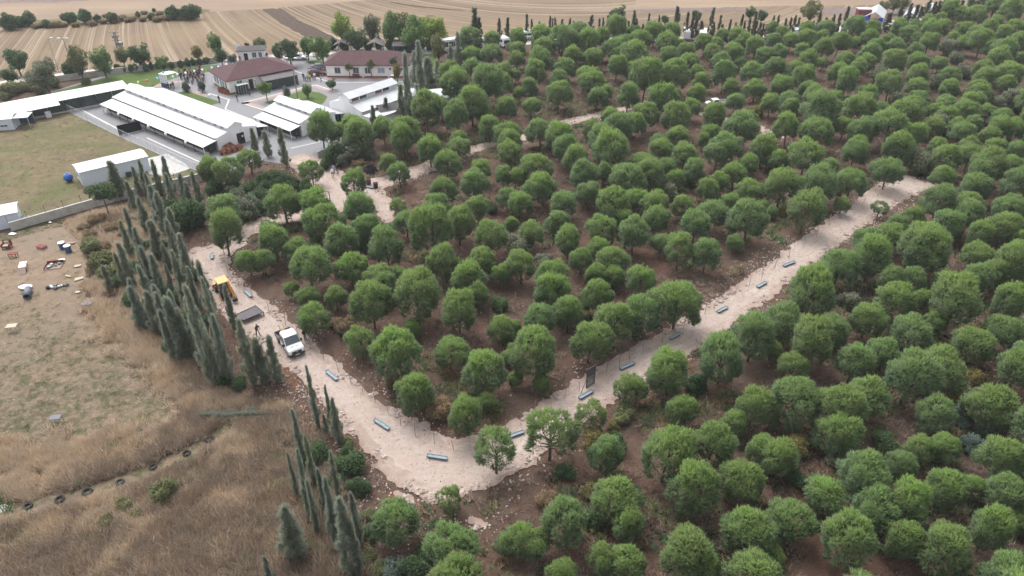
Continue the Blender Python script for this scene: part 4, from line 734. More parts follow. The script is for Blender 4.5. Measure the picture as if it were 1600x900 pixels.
bushes(1200, 0, "700,480,130 1170,370,100 1130,310,130 800,640,140 1210,460,110 1530,650,190 1420,670,120 1060,800,160 1000,400,80 1040,530,110", 'leaf_grey', 'grey-green oak bush among the pines of the far wood', 'oak bushes in the far wood', hr=1.2)
bushes(1200, 225, "940,130,190 820,60,170 1070,560,210 680,160,130", 'leaf_grey', 'grey-green oak bush near the far end of the gravel road', 'oak bushes by the far road end', hr=1.2)
bushes(1200, 225, "790,820,110 1090,840,120 440,300,70 100,430,80", 'leaf_yellow', 'yellow autumn bush among the pines beyond the straight gravel road', 'yellow bushes beyond the straight road')
bushes(800, 0, "1580,640,110 1520,700,110", 'leaf_yellow', 'yellow-brown bush beside the white truck in the wood', 'yellow bushes by the hidden truck')
bushes(800, 225, "1190,260,60 1480,375,110", 'leaf_yellow', 'orange-yellow shrub among the pines inside the loop road', 'yellow shrubs inside the loop')
bushes(800, 225, "960,310,150 60,650,200 800,300,90 210,740,130 1100,250,90", 'leaf_grey', 'grey-leaved shrub between the pines inside the loop road', 'grey shrubs inside the loop')
bushes(400, 225, "830,540,110 1480,400,110 680,640,130", 'leaf_dark', 'dark shrub between the pines inside the loop road', 'dark shrubs inside the loop')
bushes(400, 450, "560,250,170 1150,770,190 850,590,110 480,230,90", 'leaf_brown', 'brownish open shrub under pines along the truck road', 'brown shrubs along the truck road')
bush(778, 478, 34, 'leaf_dark', 'dark dense shrub in the middle of the looped plantation')
bushes(800, 450, "1140,600,190 1030,540,110", 'leaf_dark', 'dark shrub at the outer edge of the straight gravel road', 'dark shrubs at the straight road')
bushes(800, 450, "920,580,130 1000,620,130 720,770,170 690,830,140", 'leaf_olive', 'olive scrub at the outer edge of the straight gravel road', 'olive scrub at the straight road')
bush(958, 668, 22, 'leaf_yellow', 'small yellow bush by the thin pines at the road edge')
bushes(800, 675, "520,50,180 490,385,150", 'leaf_yellow', 'yellow-green leafy bush below the straight gravel road', 'yellow-green bushes below the road')
bushes(800, 675, "650,70,160 490,540,160 1230,780,150 340,240,150", 'leaf_dark', 'dark shrub between the pines below the road bend', 'dark shrubs below the bend')
bushes(800, 675, "220,420,170 270,480,150", 'leaf_brown', 'dead grey-brown brush heap below the gravel bend', 'dead brush below the bend', hr=.7)
bushes(1200, 450, "500,90,160", 'leaf_grey', 'pale grey shrub between two pines near the straight road', None)
bushes(1200, 450, "1280,560,150 1150,720,160", 'leaf_yellow', 'yellow-brown bush in the right-hand wood', 'yellow bushes in the right wood')
bushes(1200, 450, "1210,810,190 1350,880,150", 'leaf_blue', 'blue-green shrub in the right-hand wood', 'blue-green shrubs')
bushes(1200, 675, "740,80,190 190,290,170", 'leaf_dark', 'dark round shrub in the lower right wood', 'dark shrubs lower right')
bushes(1200, 675, "1300,90,190", 'leaf_blue', 'large blue-green shrub beside the lower right pines', None)
bushes(1200, 675, "180,100,180", 'leaf_yellow', 'bright yellow-leaved bush in the lower right wood', None)
bushes(1200, 675, "440,150,210", 'leaf_grey', 'wide grey-leaved bush beside the bright yellow bush', None)
bushes(400, 675, "380,150,210 600,220,210 650,340,170", 'leaf_dark', 'dark low shrub between the bend and the bank cypresses', 'dark shrubs on the bank', hr=1.0)
bushes(400, 675, "990,850,210 1060,800,150", 'leaf_dark', 'dark shrub below the gravel tongue at the bend', 'dark shrubs below the tongue')
bushes(400, 675, "150,330,110 320,420,120 420,560,120 250,600,110 520,560,150 700,520,110 480,180,130 560,60,110 330,700,120 680,760,150 760,850,150 150,120,90", 'leaf_olive', 'dull olive scrub bush on the bank among the slender cypresses', 'olive scrub on the bank', hr=.8)
bushes(400, 675, "560,140,150 500,300,130 700,640,130", 'leaf_dark', 'dark low shrub between the bend and the bank cypresses', 'dark shrubs on the bank')
bush(620, 888, 46, 'leaf_blue', 'grey-blue shrub at the foot of the broad bank cypress'); bush(517, 892, 16, 'leaf_mid', 'small bright green plant under the bank cypresses')
bush(260, 766, 52, 'leaf_olive', 'leafy yellow-green bush standing in the brown dry weeds', hr=1.1)
bushes(0, 675, "770,460,130 660,560,110 500,300,90 850,520,110 1010,420,110", 'leaf_olive', 'dull green weed clump in the tall dry grass', 'green weeds in the dry grass')
bushes(800, 0, "665,115,95 955,130,45 1150,110,60 1040,100,25 1490,90,60 1560,110,60", 'leaf_dark', 'dark broadleaf tree behind the field cypress row', 'broadleaf trees behind the cypress row', tall=True)
bushes(1200, 0, "265,90,100 720,55,60 790,40,70 850,30,60", 'leaf_olive', 'olive scrub tree behind the field cypress row', 'scrub behind the cypress row', tall=True)

# ------------------------------------------------------------------ ground clutter nobody could count
g = np.random.default_rng(11)
def tuft(i, mat, n, h, spread, w, up=1.):
    q = np.random.default_rng(700+i); C = np.concatenate([q.normal(size=(n, 2))*spread, np.zeros((n, 1))], 1); D = np.concatenate([q.normal(size=(n, 2))*.45, np.full((n, 1), up)], 1)
    m = tri_mesh('tuft', blades(C, D, 2, h, w, .25, q), attrs={'tip': np.repeat(q.uniform(0, 1, n*2), 3)}); m.materials.append(MT[mat]); return m
def rockmesh(i, mat):
    m = MB().ball((0, 0, 0), 1, 7, 5, .62); q = np.random.default_rng(800+i); V = [(x*(.75+.5*q.random()), y*(.75+.5*q.random()), z*(.8+.4*q.random())) for x, y, z in m.v]
    m.v = V; me = m.mesh('rock'); me.materials.append(MT[mat]); return me
source('straw_pick', [tuft(i, 'straw' if i < 5 else 'straw_dark', 40, .66, .24, .038) for i in range(9)])
source('turf_pick', [tuft(20+i, 'turf', 46, .10, .30, .03) for i in range(3)])
source('litter_pick', [tuft(30+i, 'litter', 14, .5, .3, .03, .25) for i in range(4)])
source('weed_pick', [tuft(40+i, m, 40, .34, .16, .06, .7) for i, m in enumerate(['leaf_dark', 'leaf_olive', 'leaf_brown', 'litter'])])
source('rock_pick', [rockmesh(i, 'rock') for i in range(4)]); source('lump_pick', [rockmesh(10+i, 'lump') for i in range(4)])
def rnd(nn, x0, x1, y0, y1): return g.uniform(x0, x1, nn), g.uniform(y0, y1, nn)
def spread_(name, label, cat, key, X, Y, s0, s1, nk, z0=0., flat=False, tilt=.2, idx=None):
    n = len(X); s = g.uniform(s0, s1, (n, 1)); scl = np.concatenate([s, s, s*g.uniform(.6, 1.3, (n, 1))], 1)
    rot = np.stack([g.normal(size=n)*tilt, g.normal(size=n)*tilt, g.uniform(0, 6.28, n)], 1)
    Z = hgt(X, Y)+z0; return scatter(name, label, cat, key, np.stack([X, Y, Z], 1), rot, scl, g.integers(0, nk, n) if idx is None else idx)
X, Y = rnd(80000, -62, -8, 26, 78); d = sd_poly(DRY, X, Y)+4.4*fbm(X*.55, Y*.55, 1)-.5-g.exponential(.5, len(X)); k = (d < 0) & (fbm(X*.3, Y*.3, 33) > -.23)
TL = [(*at(*p), 1.15) for p in ((-30, 812), (5, 799), (44, 795), (94, 784), (137, 772), (188, 757), (240, 733), (292, 712), (330, 690), (350, 672))]; path_free = sd_path(TL, X, Y)+.8*fbm(X*.8, Y*.8, 35) > 0   # the worn line with the tyres
k &= path_free; X, Y = X[k][:24000], Y[k][:24000]
X2, Y2 = rnd(9000, -66, -34, 58, 96); k2 = (sd_poly(DRY2, X2, Y2) < .8) & (fbm(X2*.35, Y2*.35, 36) > -.12); X = np.concatenate([X, X2[k2]]); Y = np.concatenate([Y, Y2[k2]])
dark = (fbm(X*.16, Y*.16, 44)+(45-Y)*.016+(X+42)*.006) > .02
ii = np.where(dark & (g.random(len(X)) < .8), g.integers(5, 9, len(X)), g.integers(0, 5, len(X)))
spread_('dry_grass', 'tall tangled tan and brown dry grass covering the lower left ground', 'dry grass', 'straw_pick', X, Y, .55, 1.35, 9, .03, idx=ii, tilt=.25)
X, Y = rnd(30000, -72, -26, 46, 98); d = sd_poly(YARD, X, Y); k = (d < 0) & (fbm(X*.7, Y*.7, 51)+.10*g.normal(size=len(X)) > .03+.010*np.clip(Y-60, 0, 60)); X, Y = X[k][:12000], Y[k][:12000]
XW, YW = rnd(3000, -60, -14, 28, 70); kw = (sd_poly(DRY, XW, YW) < 0) & (fbm(XW*.25, YW*.25, 91) > .05); spread_('dry_grass_weeds', 'grey-green weeds mixed into the tall dry grass', 'weeds', 'weed_pick', XW[kw][:420], YW[kw][:420], .8, 2.0, 2, .1)
X3, Y3 = rnd(5000, -74, -56, 84, 98); k3 = sd_path([(*at(-20, 378), 1.1), (*at(20, 368), 1.3), (*at(70, 354), 1.3), (*at(125, 344), 1.)], X3, Y3) < 0; X = np.concatenate([X, X3[k3]]); Y = np.concatenate([Y, Y3[k3]])
spread_('yard_turf', 'short patchy green grass in the dirt yard', 'grass', 'turf_pick', X, Y, .25, .75, 3, .03)
X, Y = rnd(20000, -112, -48, 88, 142); d = sd_poly(PASTURE, X, Y); k = (d < -.3) & (fbm(X*.25, Y*.25, 61)+.2*g.normal(size=len(X)) > .08); X, Y = X[k][:1300], Y[k][:1300]
spread_('pasture_grass', 'short green-brown grass of the fenced pasture by the white hut', 'grass', 'turf_pick', X, Y, .3, .7, 3, .045)
X, Y = rnd(150000, -60, 110, 28, 175); rs = road_sd(X, Y); free = (sd_poly(COMPOUND, X, Y) > .5) & (sd_poly(YARD, X, Y) > 0) & (sd_poly(DRY, X, Y) > .5) & (rs > .6); X, Y = X[free], Y[free]
k = fbm(X*.2, Y*.2, 71) > .0; spread_('forest_litter', 'dead twigs and needles lying on the brown wood floor', 'litter', 'litter_pick', X[k][:20000], Y[k][:20000], .6, 1.7, 4, .02)
k = fbm(X*.16+9, Y*.16, 75) > .07; spread_('forest_undergrowth', 'low weeds and seedlings on the wood floor between pines', 'undergrowth', 'weed_pick', X[k][:10000], Y[k][:10000], .6, 2.0, 4, -.02)
k = fbm(X*.22+3, Y*.22, 77) > .04; spread_('forest_dry_grass', 'thin dry grass tufts on the wood floor', 'dry grass', 'straw_pick', X[k][:9000], Y[k][:9000], .3, .8, 9, -.02, idx=g.integers(4, 9, len(X[k][:9000])))
X, Y = rnd(160000, -60, 75, 34, 150); rs = road_sd(X, Y); cpd = sd_poly(COMPOUND, X, Y) > .5; k = (rs > -.2) & (rs < 2.6) & cpd & (g.random(len(X)) < np.exp(-np.clip(rs, 0, 9)*.7)*1.) & (fbm(X*.3, Y*.3, 81) > -.05); 
spread_('roadside_stones', 'pale broken stones strewn along the gravel road edges', 'stones', 'rock_pick', X[k][:4600], Y[k][:4600], .03, .125, 4, .03, tilt=.6)
k = (rs < -.1) & (rs > -1.1) & cpd & (fbm(X*.5, Y*.5, 85) > .03); spread_('road_lumps', 'clods and coarse gravel heaped along the road margins', 'gravel', 'lump_pick', X[k][:4200], Y[k][:4200], .05, .26, 4, .05, tilt=.5)
k = (rs < -.3) & cpd; spread_('road_pebbles', 'loose pebbles on the pale gravel road', 'pebbles', 'lump_pick', X[k][:3500], Y[k][:3500], .03, .085, 4, .07, tilt=.5)
SPB = pts([(408, 585), (440, 575), (462, 600), (485, 640), (520, 690), (570, 735), (620, 775), (680, 800), (720, 822), (690, 850), (640, 870), (590, 830), (560, 780), (510, 730), (470, 690), (425, 650)])
k = (sd_poly(SPB, X, Y) < .6) & (rs > 0) & (g.random(len(X)) < .5); spread_('bank_stones', 'pale stones on the reddish bank by the bend', 'stones', 'rock_pick', X[k][:1500], Y[k][:1500], .03, .12, 4, .04, tilt=.6)
k = free_ = (rs > 2) & (sd_poly(YARD, X, Y) > 0) & (sd_poly(DRY, X, Y) > 0) & cpd; spread_('forest_stones', 'scattered small stones on the wood floor', 'stones', 'rock_pick', X[k][:1300], Y[k][:1300], .04, .12, 4, .02, tilt=.6)
X, Y = rnd(9000, -72, -30, 50, 98); k = sd_poly(YARD, X, Y) < -.5; spread_('yard_clods', 'small dark clods and droppings on the dirt yard', 'clods', 'lump_pick', X[k][:500], Y[k][:500], .03, .09, 4, .03, tilt=.5)

# ------------------------------------------------------------------ buildings
def window(root, x, y, z, w, h, face, pane='glass', fr='whitemetal', bars=1):
    """face: unit normal axis '+y','-y','+x','-x' of the wall; (x, y) centre on the wall plane"""
    a = face[1]; s = 1 if face[0] == '+' else -1; m = MB(); p = MB()
    def bx(b, u0, u1, z0, z1, d0, d1):
        if a == 'y': b.box(x+u0, min(y+s*d0, y+s*d1), z+z0, x+u1, max(y+s*d0, y+s*d1), z+z1)
        else: b.box(min(x+s*d0, x+s*d1), y+u0, z+z0, max(x+s*d0, x+s*d1), y+u1, z+z1)
    t = .07
    bx(m, -w/2-t, -w/2, -h/2-t, h/2+t, .005, .06); bx(m, w/2, w/2+t, -h/2-t, h/2+t, .005, .06); bx(m, -w/2, w/2, h/2, h/2+t, .005, .06); bx(m, -w/2-.1, w/2+.1, -h/2-t-.04, -h/2, .006, .10)
    for k in range(bars): u = -w/2+w*(k+1)/(bars+1); bx(m, u-.03, u+.03, -h/2, h/2, .01, .05)
    o = m.build('window', fr, root); bx(p, -w/2, w/2, -h/2, h/2, .004, .028); p.build('pane', pane, o); return o
def barn(label, O, rz, L, hw, ew, zr, mon, awnL=0, awnR=0, door=True, clere=True, group=None, awy0=0., awL=None):
    """gable end at the origin, running along +x; ew eave, mon = (half width, base z, eave z, ridge z)"""
    t = thing('kennel_barn', label, 'barn', (*O, 0), rz, group); mw, mz, me_, mr = mon
    prof = [(-hw, 0), (hw, 0), (hw, ew), (mw, mz), (-mw, mz), (-hw, ew)]
    MB().prism(prof, 0, L).build('wall', 'wallw', t)
    MB().prism([(-mw, mz-.05), (mw, mz-.05), (mw, me_), (0, mr-.06), (-mw, me_)], .02, L-.02).build('clerestory', 'wallw', t)
    for s in (1, -1):
        MB().slab([(.12, s*(hw+.25), ew-.06), (L+.2, s*(hw+.25), ew-.06), (L+.2, s*(mw+.004), mz+.05), (.12, s*(mw+.004), mz+.05)], .06).build('roof', 'roofw', t)
        MB().slab([(-.12, s*(mw+.3), me_-.05), (L+.12, s*(mw+.3), me_-.05), (L+.12, s*.002, mr+.04), (-.12, s*.002, mr+.04)], .06).build('monitor_roof', 'roofw', t)
        MB().box(.1, s*(hw+.26)-.03, ew-.22, L+.2, s*(hw+.26)+.03, ew-.09).build('gutter', 'frame', t)
    if clere:
        n = int(L/2.2)
        for k in range(n):
            x = 1+(k+.5)*(L-2)/n; y = mw
            MB().box(x-.45, y+.004, mz+.12, x+.45, y+.03, me_-.1).build('clerestory_window', 'glass' if k % 3 == 1 else ('brick' if k % 3 == 0 else 'whitemetal'), t)
    for s, aw in ((1, awnL), (-1, awnR)):
        if not aw: continue
        y0, y1 = hw+.02, hw+aw; z0, z1 = ew-.28, ew-.75; AL = awL or L
        MB().slab([(-.3, s*y1, z1), (AL, s*y1, z1), (AL, s*y0, z0), (-.3, s*y0, z0)], .06).build('awning_roof', 'roofw', t)
        n = max(3, int(AL/3.2))
        for k in range(n+1):
            x = -.1+k*(AL-.3)/n; MB().box(x-.05, s*(y1-.2)-.05, 0, x+.05, s*(y1-.2)+.05, z1-.05).build('post', 'whitemetal' if k in (0, n) else 'frame', t)
        for k in range(n):
            x0 = -.1+k*(AL-.3)/n; x1 = -.1+(k+1)*(AL-.3)/n; m = MB(); y = s*(y1-1.0)
            m.box(x0+.08, y-.02, .45, x1-.08, y+.02, z1+.12); m.build('cage_panel', 'cage', t)
            mm = MB()
            for q in range(5): u = x0+(x1-x0)*(q+.5)/5; mm.box(u-.025, s*(y1-.93)-.02, .1, u+.025, s*(y1-.93)+.02, z1)
            mm.build('cage_bars', 'frame', t)
        MB().box(0, min(s*(y1-1.15), s*(y1-.85)), 0, AL-.3, max(s*(y1-1.15), s*(y1-.85)), .44).build('plinth', 'concrete', t)
        MB().box(.1, min(s*(hw+.4), s*(y1-1.3)), .5, .16, max(s*(hw+.4), s*(y1-1.3)), z1).build('end_screen', 'cage', t)
    if door:
        d = MB().box(-.03, -1.35, 0, -.004, .15, 2.05).build('door', 'dark', t); MB().box(-.06, -1.15, 1.2, -.034, -.8, 1.5).build('notice', 'white', d)
    return t
barn('long white kennel barn with raised roof monitor and side awnings', (-49.1, 121.3), R(141.7), 36.5, 4.0, 2.45, 4.0, (1.35, 2.95, 3.6, 4.2), 3.0, 2.4)
barn('short white kennel barn with raised monitor between two larger sheds', (-36.2, 128.3), R(140), 11.5, 3.9, 2.55, 4.4, (1.2, 3.25, 3.8, 4.4), 2.6, 2.2)
t = barn('taller white shed with red-brown clerestory facing the pine wood', (-32.0, 133.0), R(52), 12.5, 4.6, 3.0, 5.6, (1.5, 4.0, 4.9, 5.6), 0, 0, False, False)
for k in range(4): window(t, 1.6+k*3, -4.6, 1.9, .8, .7, '-y', 'glass', 'whitemetal', 0)
for k in range(6): MB().box(.6+k*2.0, -1.53, 4.12, 2.3+k*2.0, -1.504, 4.78).build('clerestory_window', ['brick', 'glass', 'whitemetal'][k % 3], t)
MB().box(-.04, -4.0, 0, -.004, -3.0, 2.0).build('door', 'dark', t)
MB().box(-.02, -8.2, 0, 6.5, -4.62, 2.3).build('annex', 'wallw', t)
MB().box(-.2, -8.4, 2.3, 6.7, -4.6, 2.42).build('annex_roof', 'roofw', t)
# kennel wing
wx, wy = -112., 123.0; ang = math.atan2(149.2-123, -82+112); L = 39.8
t = thing('kennel_wing', 'long low kennel wing with a white lean-to roof and dark mesh runs', 'kennel', (wx, wy, 0), ang)
MB().box(0, -.2, 0, L, 0, 3.0).build('back_wall', 'wallw', t)
MB().slab([(-.2, -3.6, 2.55), (L+.1, -3.6, 2.55), (L+.1, .3, 3.15), (-.2, .3, 3.15)], .07).build('roof', 'roofw', t)
MB().slab([(-.2, -4.9, 2.15), (26.5, -4.9, 2.15), (26.5, -3.62, 2.5), (-.2, -3.62, 2.5)], .07).build('lower_roof', 'whitemetal', t)
MB().box(0, -3.3, 0, L, -.3, .3).build('plinth', 'concrete', t)
n = 13
for k in range(n+1): x = .1+k*(L-.3)/n; MB().box(x-.05, -3.45, .3, x+.05, -3.35, 2.5).build('post', 'frame', t)
for k in range(n): x = .2+k*(L-.3)/n; MB().box(x, -3.1, .32, x+2.8, -3.05, 2.45).build('cage_panel', 'cage', t)
for k in range(6): MB().box(2+k*4.3, -4.6, .02, 3+k*4.3, -4.55, 1.3).build('gate_panel', 'galv' if k % 2 else 'cage', t)
# hall with maroon hip roof
def hip(root, x0, y0, x1, y1, z, rise, ov, inset, mat):
    a, b = x0-ov, x1+ov; c, d = y0-ov, y1+ov; ym = (y0+y1)/2; r0, r1 = a+inset, b-inset; e = .14
    V = [(a, c, z), (b, c, z), (b, d, z), (a, d, z), (r0, ym, z+rise), (r1, ym, z+rise)]; V += [(x, y, zz-e) for x, y, zz in V[:4]]
    return MB().add(V, [(0, 1, 5, 4), (1, 2, 5), (2, 3, 4, 5), (3, 0, 4), (0, 6, 7, 1), (1, 7, 8, 2), (2, 8, 9, 3), (3, 9, 6, 0), (9, 8, 7, 6)]).build('roof', mat, root)
t = thing('hall', 'cream hall with a maroon hipped roof, grey awning and glazed porch', 'building', (-60.1, 149.7, 0), R(39.4))
MB().box(0, 0, 0, 15, 9.8, 2.9).build('wall', 'cream', t); rf = hip(t, 0, 0, 15, 9.8, 3.04, 2.1, .6, 5.2, 'maroon')
MB().box(-.02, -.02, 0, 15.02, 9.82, .35).build('plinth', 'brick', t)
for yy in (1.6, 3.2, 6.4, 8.0): window(t, 0, yy, 1.6, .85, 1.3, '-x')
MB().box(-.04, 4.2, .3, -.004, 5.2, 2.3).build('door', 'bluepane', t); window(t, 2.4, 0, 2.0, 1.1, 1.0, '-y')
w = MB().box(1.3, -1.5, 0, 3.6, -.01, 2.0).build('cage', 'cage', t); MB().box(1.2, -1.6, 2.0, 3.7, 0, 2.08).build('cage_roof', 'whitemetal', w)
for k in range(5): MB().box(1.3+k*.55, -1.54, 0, 1.36+k*.55, -1.5, 2.0).build('cage_bar', 'rim', w)
MB().slab([(6.7, -2.7, 2.15), (14.6, -2.7, 2.15), (14.6, -.02, 2.85), (6.7, -.02, 2.85)], .07).build('awning', 'awning', t)
for k in range(6): MB().box(6.85+k*1.5, -2.55, 0, 6.93+k*1.5, -2.47, 2.14).build('post', 'frame', t)
for k in range(5): MB().box(6.95+k*1.5, -2.52, .15, 8.33+k*1.5, -2.49, 2.1).build('pane', 'cage', t)
window(t, 14.99, 3.2, 1.7, 1.3, 1.2, '+x'); MB().box(4.4, -.04, .3, 5.3, -.004, 2.4).build('door', 'dark', t)
# a walk-in mesh pen by the hall
m = thing('mesh_pen', 'open wire pen standing against the hall front wall', 'pen', (*at(389, 141), 0), R(39.4))
for k in range(6): MB().box(-1.6+k*.62, -.6, 0, -1.55+k*.62, -.55, 2.0).build('bar', 'frame', m)
for z in (.05, 1.0, 1.95): MB().box(-1.6, -.62, z, 1.6, -.53, z+.05).build('rail', 'frame', m)
# bungalow
t = thing('bungalow', 'long cream bungalow with a maroon hipped roof and a row of windows', 'building', (-42.2, 162.4, 0), R(-1.0))
MB().box(0, 0, 0, 18.6, 8, 2.75).build('wall', 'cream', t); rf = hip(t, 0, 0, 18.6, 8, 2.9, 2.0, .6, 3.4, 'maroon'); MB().box(-.02, -.02, 0, 18.62, 8.02, .3).build('plinth', 'brick', t)
for u in (.137, .363, .506): window(t, u*18.6, 0, 1.55, 1.25, 1.25, '-y')
window(t, .673*18.6, 0, 1.6, 1.5, 1.1, '-y', 'bluepane')
for u in (.782, .87, .928, .96): window(t, u*18.6, 0, 1.95, .42, .42, '-y', 'glass', 'whitemetal', 0)
MB().box(.43*18.6, -.05, .02, .46*18.6, -.004, 2.0).build('door', 'white', t)
b = thing('wooden_bench', 'brown bench against the bungalow front wall', 'bench', (-42.2+11.2*.6, 161.6, 0))
MB().box(-.8, -.25, .42, .8, .2, .47).build('seat', 'redwood', b); MB().box(-.8, .16, .5, .8, .2, .9).build('backrest', 'redwood', b)
for x in (-.7, .65): MB().box(x, -.22, 0, x+.05, .2, .42).build('leg', 'frame', b)
# gatehouse, garden shelters
t = thing('gatehouse', 'small white gatehouse with a flat grey roof by the entrance track', 'building', (*at(375, 97), 0), R(12))
MB().box(0, 0, 0, 6, 3.6, 2.5).build('wall', 'wallw', t); hip(t, 0, 0, 6, 3.6, 2.65, .7, .5, 1.6, 'greyroof'); MB().box(1.2, -.04, .02, 2.1, -.004, 2).build('door', 'dark', t); window(t, 3.6, 0, 1.5, .9, 1.1, '-y'); window(t, 5.0, 0, 1.5, .7, 1.1, '-y')
for x, lab in ((534, 'green-roofed garden shelter behind the bungalow left half'), (585, 'green-roofed garden shelter behind the bungalow middle')):
    t = thing('garden_shelter', lab, 'shelter', (*at(x+1.5, 84), 0), 0, 'garden shelters behind the bungalow')
    for a in (-1.6, 1.6):
        for c in (0, 3): MB().box(a-.06, c-.06, 0, a+.06, c+.06, 2.2).build('post', 'frame', t)
    for s in (-1, 1): MB().slab([(s*2.1, -.5, 2.1), (s*2.1, 3.5, 2.1), (s*.003, 3.5, 3.1), (s*.003, -.5, 3.1)], .08).build('roof', 'leaf_dark' if False else 'awning', t)
t = thing('open_shed', 'dark open shed behind the bungalow right end', 'shed', (*at(632, 87), 0))
MB().slab([(-3, -.2, 2.4), (3, -.2, 2.4), (3, 3, 2.7), (-3, 3, 2.7)], .1).build('roof', 'greyroof', t); MB().box(-2.9, 2.7, 0, 2.9, 2.8, 2.3).build('back_wall', 'cage', t)
for x in (-2.8, 0, 2.8): MB().box(x-.07, 0, 0, x+.07, .14, 2.35).build('post', 'frame', t)
# sheds right of the barns
t = thing('grey_roofed_hut', 'small hut with a dark grey shingle roof behind cypresses', 'hut', (*at(592, 190), 0), R(30))
MB().prism([(-2.6, 0), (2.6, 0), (2.6, 2.2), (0, 3.2), (-2.6, 2.2)], 0, 6).build('wall', 'wallw', t)
for s in (1, -1): MB().slab([(-.2, s*2.9, 2.12), (6.2, s*2.9, 2.12), (6.2, s*.003, 3.3), (-.2, s*.003, 3.3)], .08).build('roof', 'greyroof', t)
window(t, 2, -2.6, 1.3, .8, .8, '-y', 'glass', 'whitemetal', 0)
t = thing('arched_shelter', 'white arched canvas shelter between the white shed and cypresses', 'shelter', (*at(622, 166), 0), R(52))
m = MB(); prof = [(2.4*math.cos(a), .9+1.5*math.sin(a)) for a in np.linspace(0, math.pi, 11)]; prof2 = [(2.3*math.cos(a), .9+1.4*math.sin(a)) for a in np.linspace(math.pi, 0, 11)]
m.prism([(2.4, 0)]+prof+[(-2.4, 0), (-2.3, 0)]+prof2+[(2.3, 0)], 0, 6.5); m.build('cover', 'roofw', t); MB().box(6.2, -2.2, 0, 6.3, 2.2, 1.6).build('back_screen', 'wallw', t)
t = thing('metal_shed', 'galvanised gable shed with rust-streaked roof at the wood edge', 'shed', (*at(662, 172), 0), R(18))
MB().prism([(0, 0), (5, 0), (5, 2.2), (2.5, 3.2), (0, 2.2)], 0, 7).build('wall', 'greyhut', t)
MB().slab([(-.2, -.3, 2.12), (7.2, -.3, 2.12), (7.2, 2.497, 3.3), (-.2, 2.497, 3.3)], .05).build('roof', 'galv', t); MB().slab([(-.2, 5.3, 2.12), (7.2, 5.3, 2.12), (7.2, 2.503, 3.3), (-.2, 2.503, 3.3)], .05).build('roof', 'galv', t)
MB().cyl((.2, -1.2, 0), (.2, -1.2, 2.9), .05).build('vent_pipe', 'whitemetal', t)
t = thing('white_tent', 'white peaked tent glimpsed behind the dark cypresses', 'tent', (*at(652, 160), 0), R(20))
MB().add([(-1.6, -1.6, 1.9), (1.6, -1.6, 1.9), (1.6, 1.6, 1.9), (-1.6, 1.6, 1.9), (0, 0, 3.3), (-1.6, -1.6, 1.7), (1.6, -1.6, 1.7), (1.6, 1.6, 1.7), (-1.6, 1.6, 1.7)], [(0, 1, 4), (1, 2, 4), (2, 3, 4), (3, 0, 4), (0, 5, 6, 1), (1, 6, 7, 2), (2, 7, 8, 3), (3, 8, 5, 0)]).build('canopy', 'roofw', t)
for a in (-1.5, 1.5):
    for c in (-1.5, 1.5): MB().cyl((a, c, 0), (a, c, 1.85), .05).build('pole', 'whitemetal', t)
# huts on the pasture
def cabin(label, O, rz, L, Wd, h, rise, win=()):
    t = thing('white_cabin', label, 'cabin', (*O, 0), rz)
    MB().prism([(0, 0), (Wd, 0), (Wd, h), (Wd/2, h+rise), (0, h)], 0, L).build('wall', 'greyhut', t)
    MB().slab([(-.15, -.2, h-.02), (L+.15, -.2, h-.02), (L+.15, Wd/2-.003, h+rise+.07), (-.15, Wd/2-.003, h+rise+.07)], .06).build('roof', 'roofw', t)
    MB().slab([(-.15, Wd+.2, h-.02), (L+.15, Wd+.2, h-.02), (L+.15, Wd/2+.003, h+rise+.07), (-.15, Wd/2+.003, h+rise+.07)], .06).build('roof', 'roofw', t)
    for a in win: window(t, *a)
    return t
c = cabin('long white prefabricated cabin beside a blue drum on the pasture', (-67.9, 103.3), math.atan2(6.6, 7.9), 10.2, 4.0, 2.55, .3)
window(c, 0, 2.7, 1.2, .8, 1.0, '-x', 'bluepane'); MB().box(-.05, .7, .02, -.004, 1.5, 1.9).build('door', 'whitemetal', c); MB().box(6.3, -.5, 0, 7.6, -.08, .75).build('dog_crate', 'cage', c)
c = cabin('small white cabin with a covered porch at the pasture far corner', at(-30, 207), R(14), 5.8, 3.2, 2.2, .3); window(c, 4.2, 0, .9, 1.2, .35, '-y', 'navy')
MB().box(5.95, 0, 2.1, 8.6, 3.2, 2.2).build('porch_roof', 'roofw', c)
for y in (.1, 3.0): MB().box(8.4, y, 0, 8.5, y+.1, 2.1).build('post', 'cream_p', c)
MB().box(6.0, 3.0, 0, 8.5, 3.06, 1.1).build('porch_screen', 'navy', c)
c = cabin('white cabin end poking past the concrete wall beside the dirt yard', at(-32, 366), R(30), 5.2, 3.6, 2.2, .3); MB().box(5.22, .2, 0, 6.4, 1.4, .8).build('dark_crate', 'frame', c)

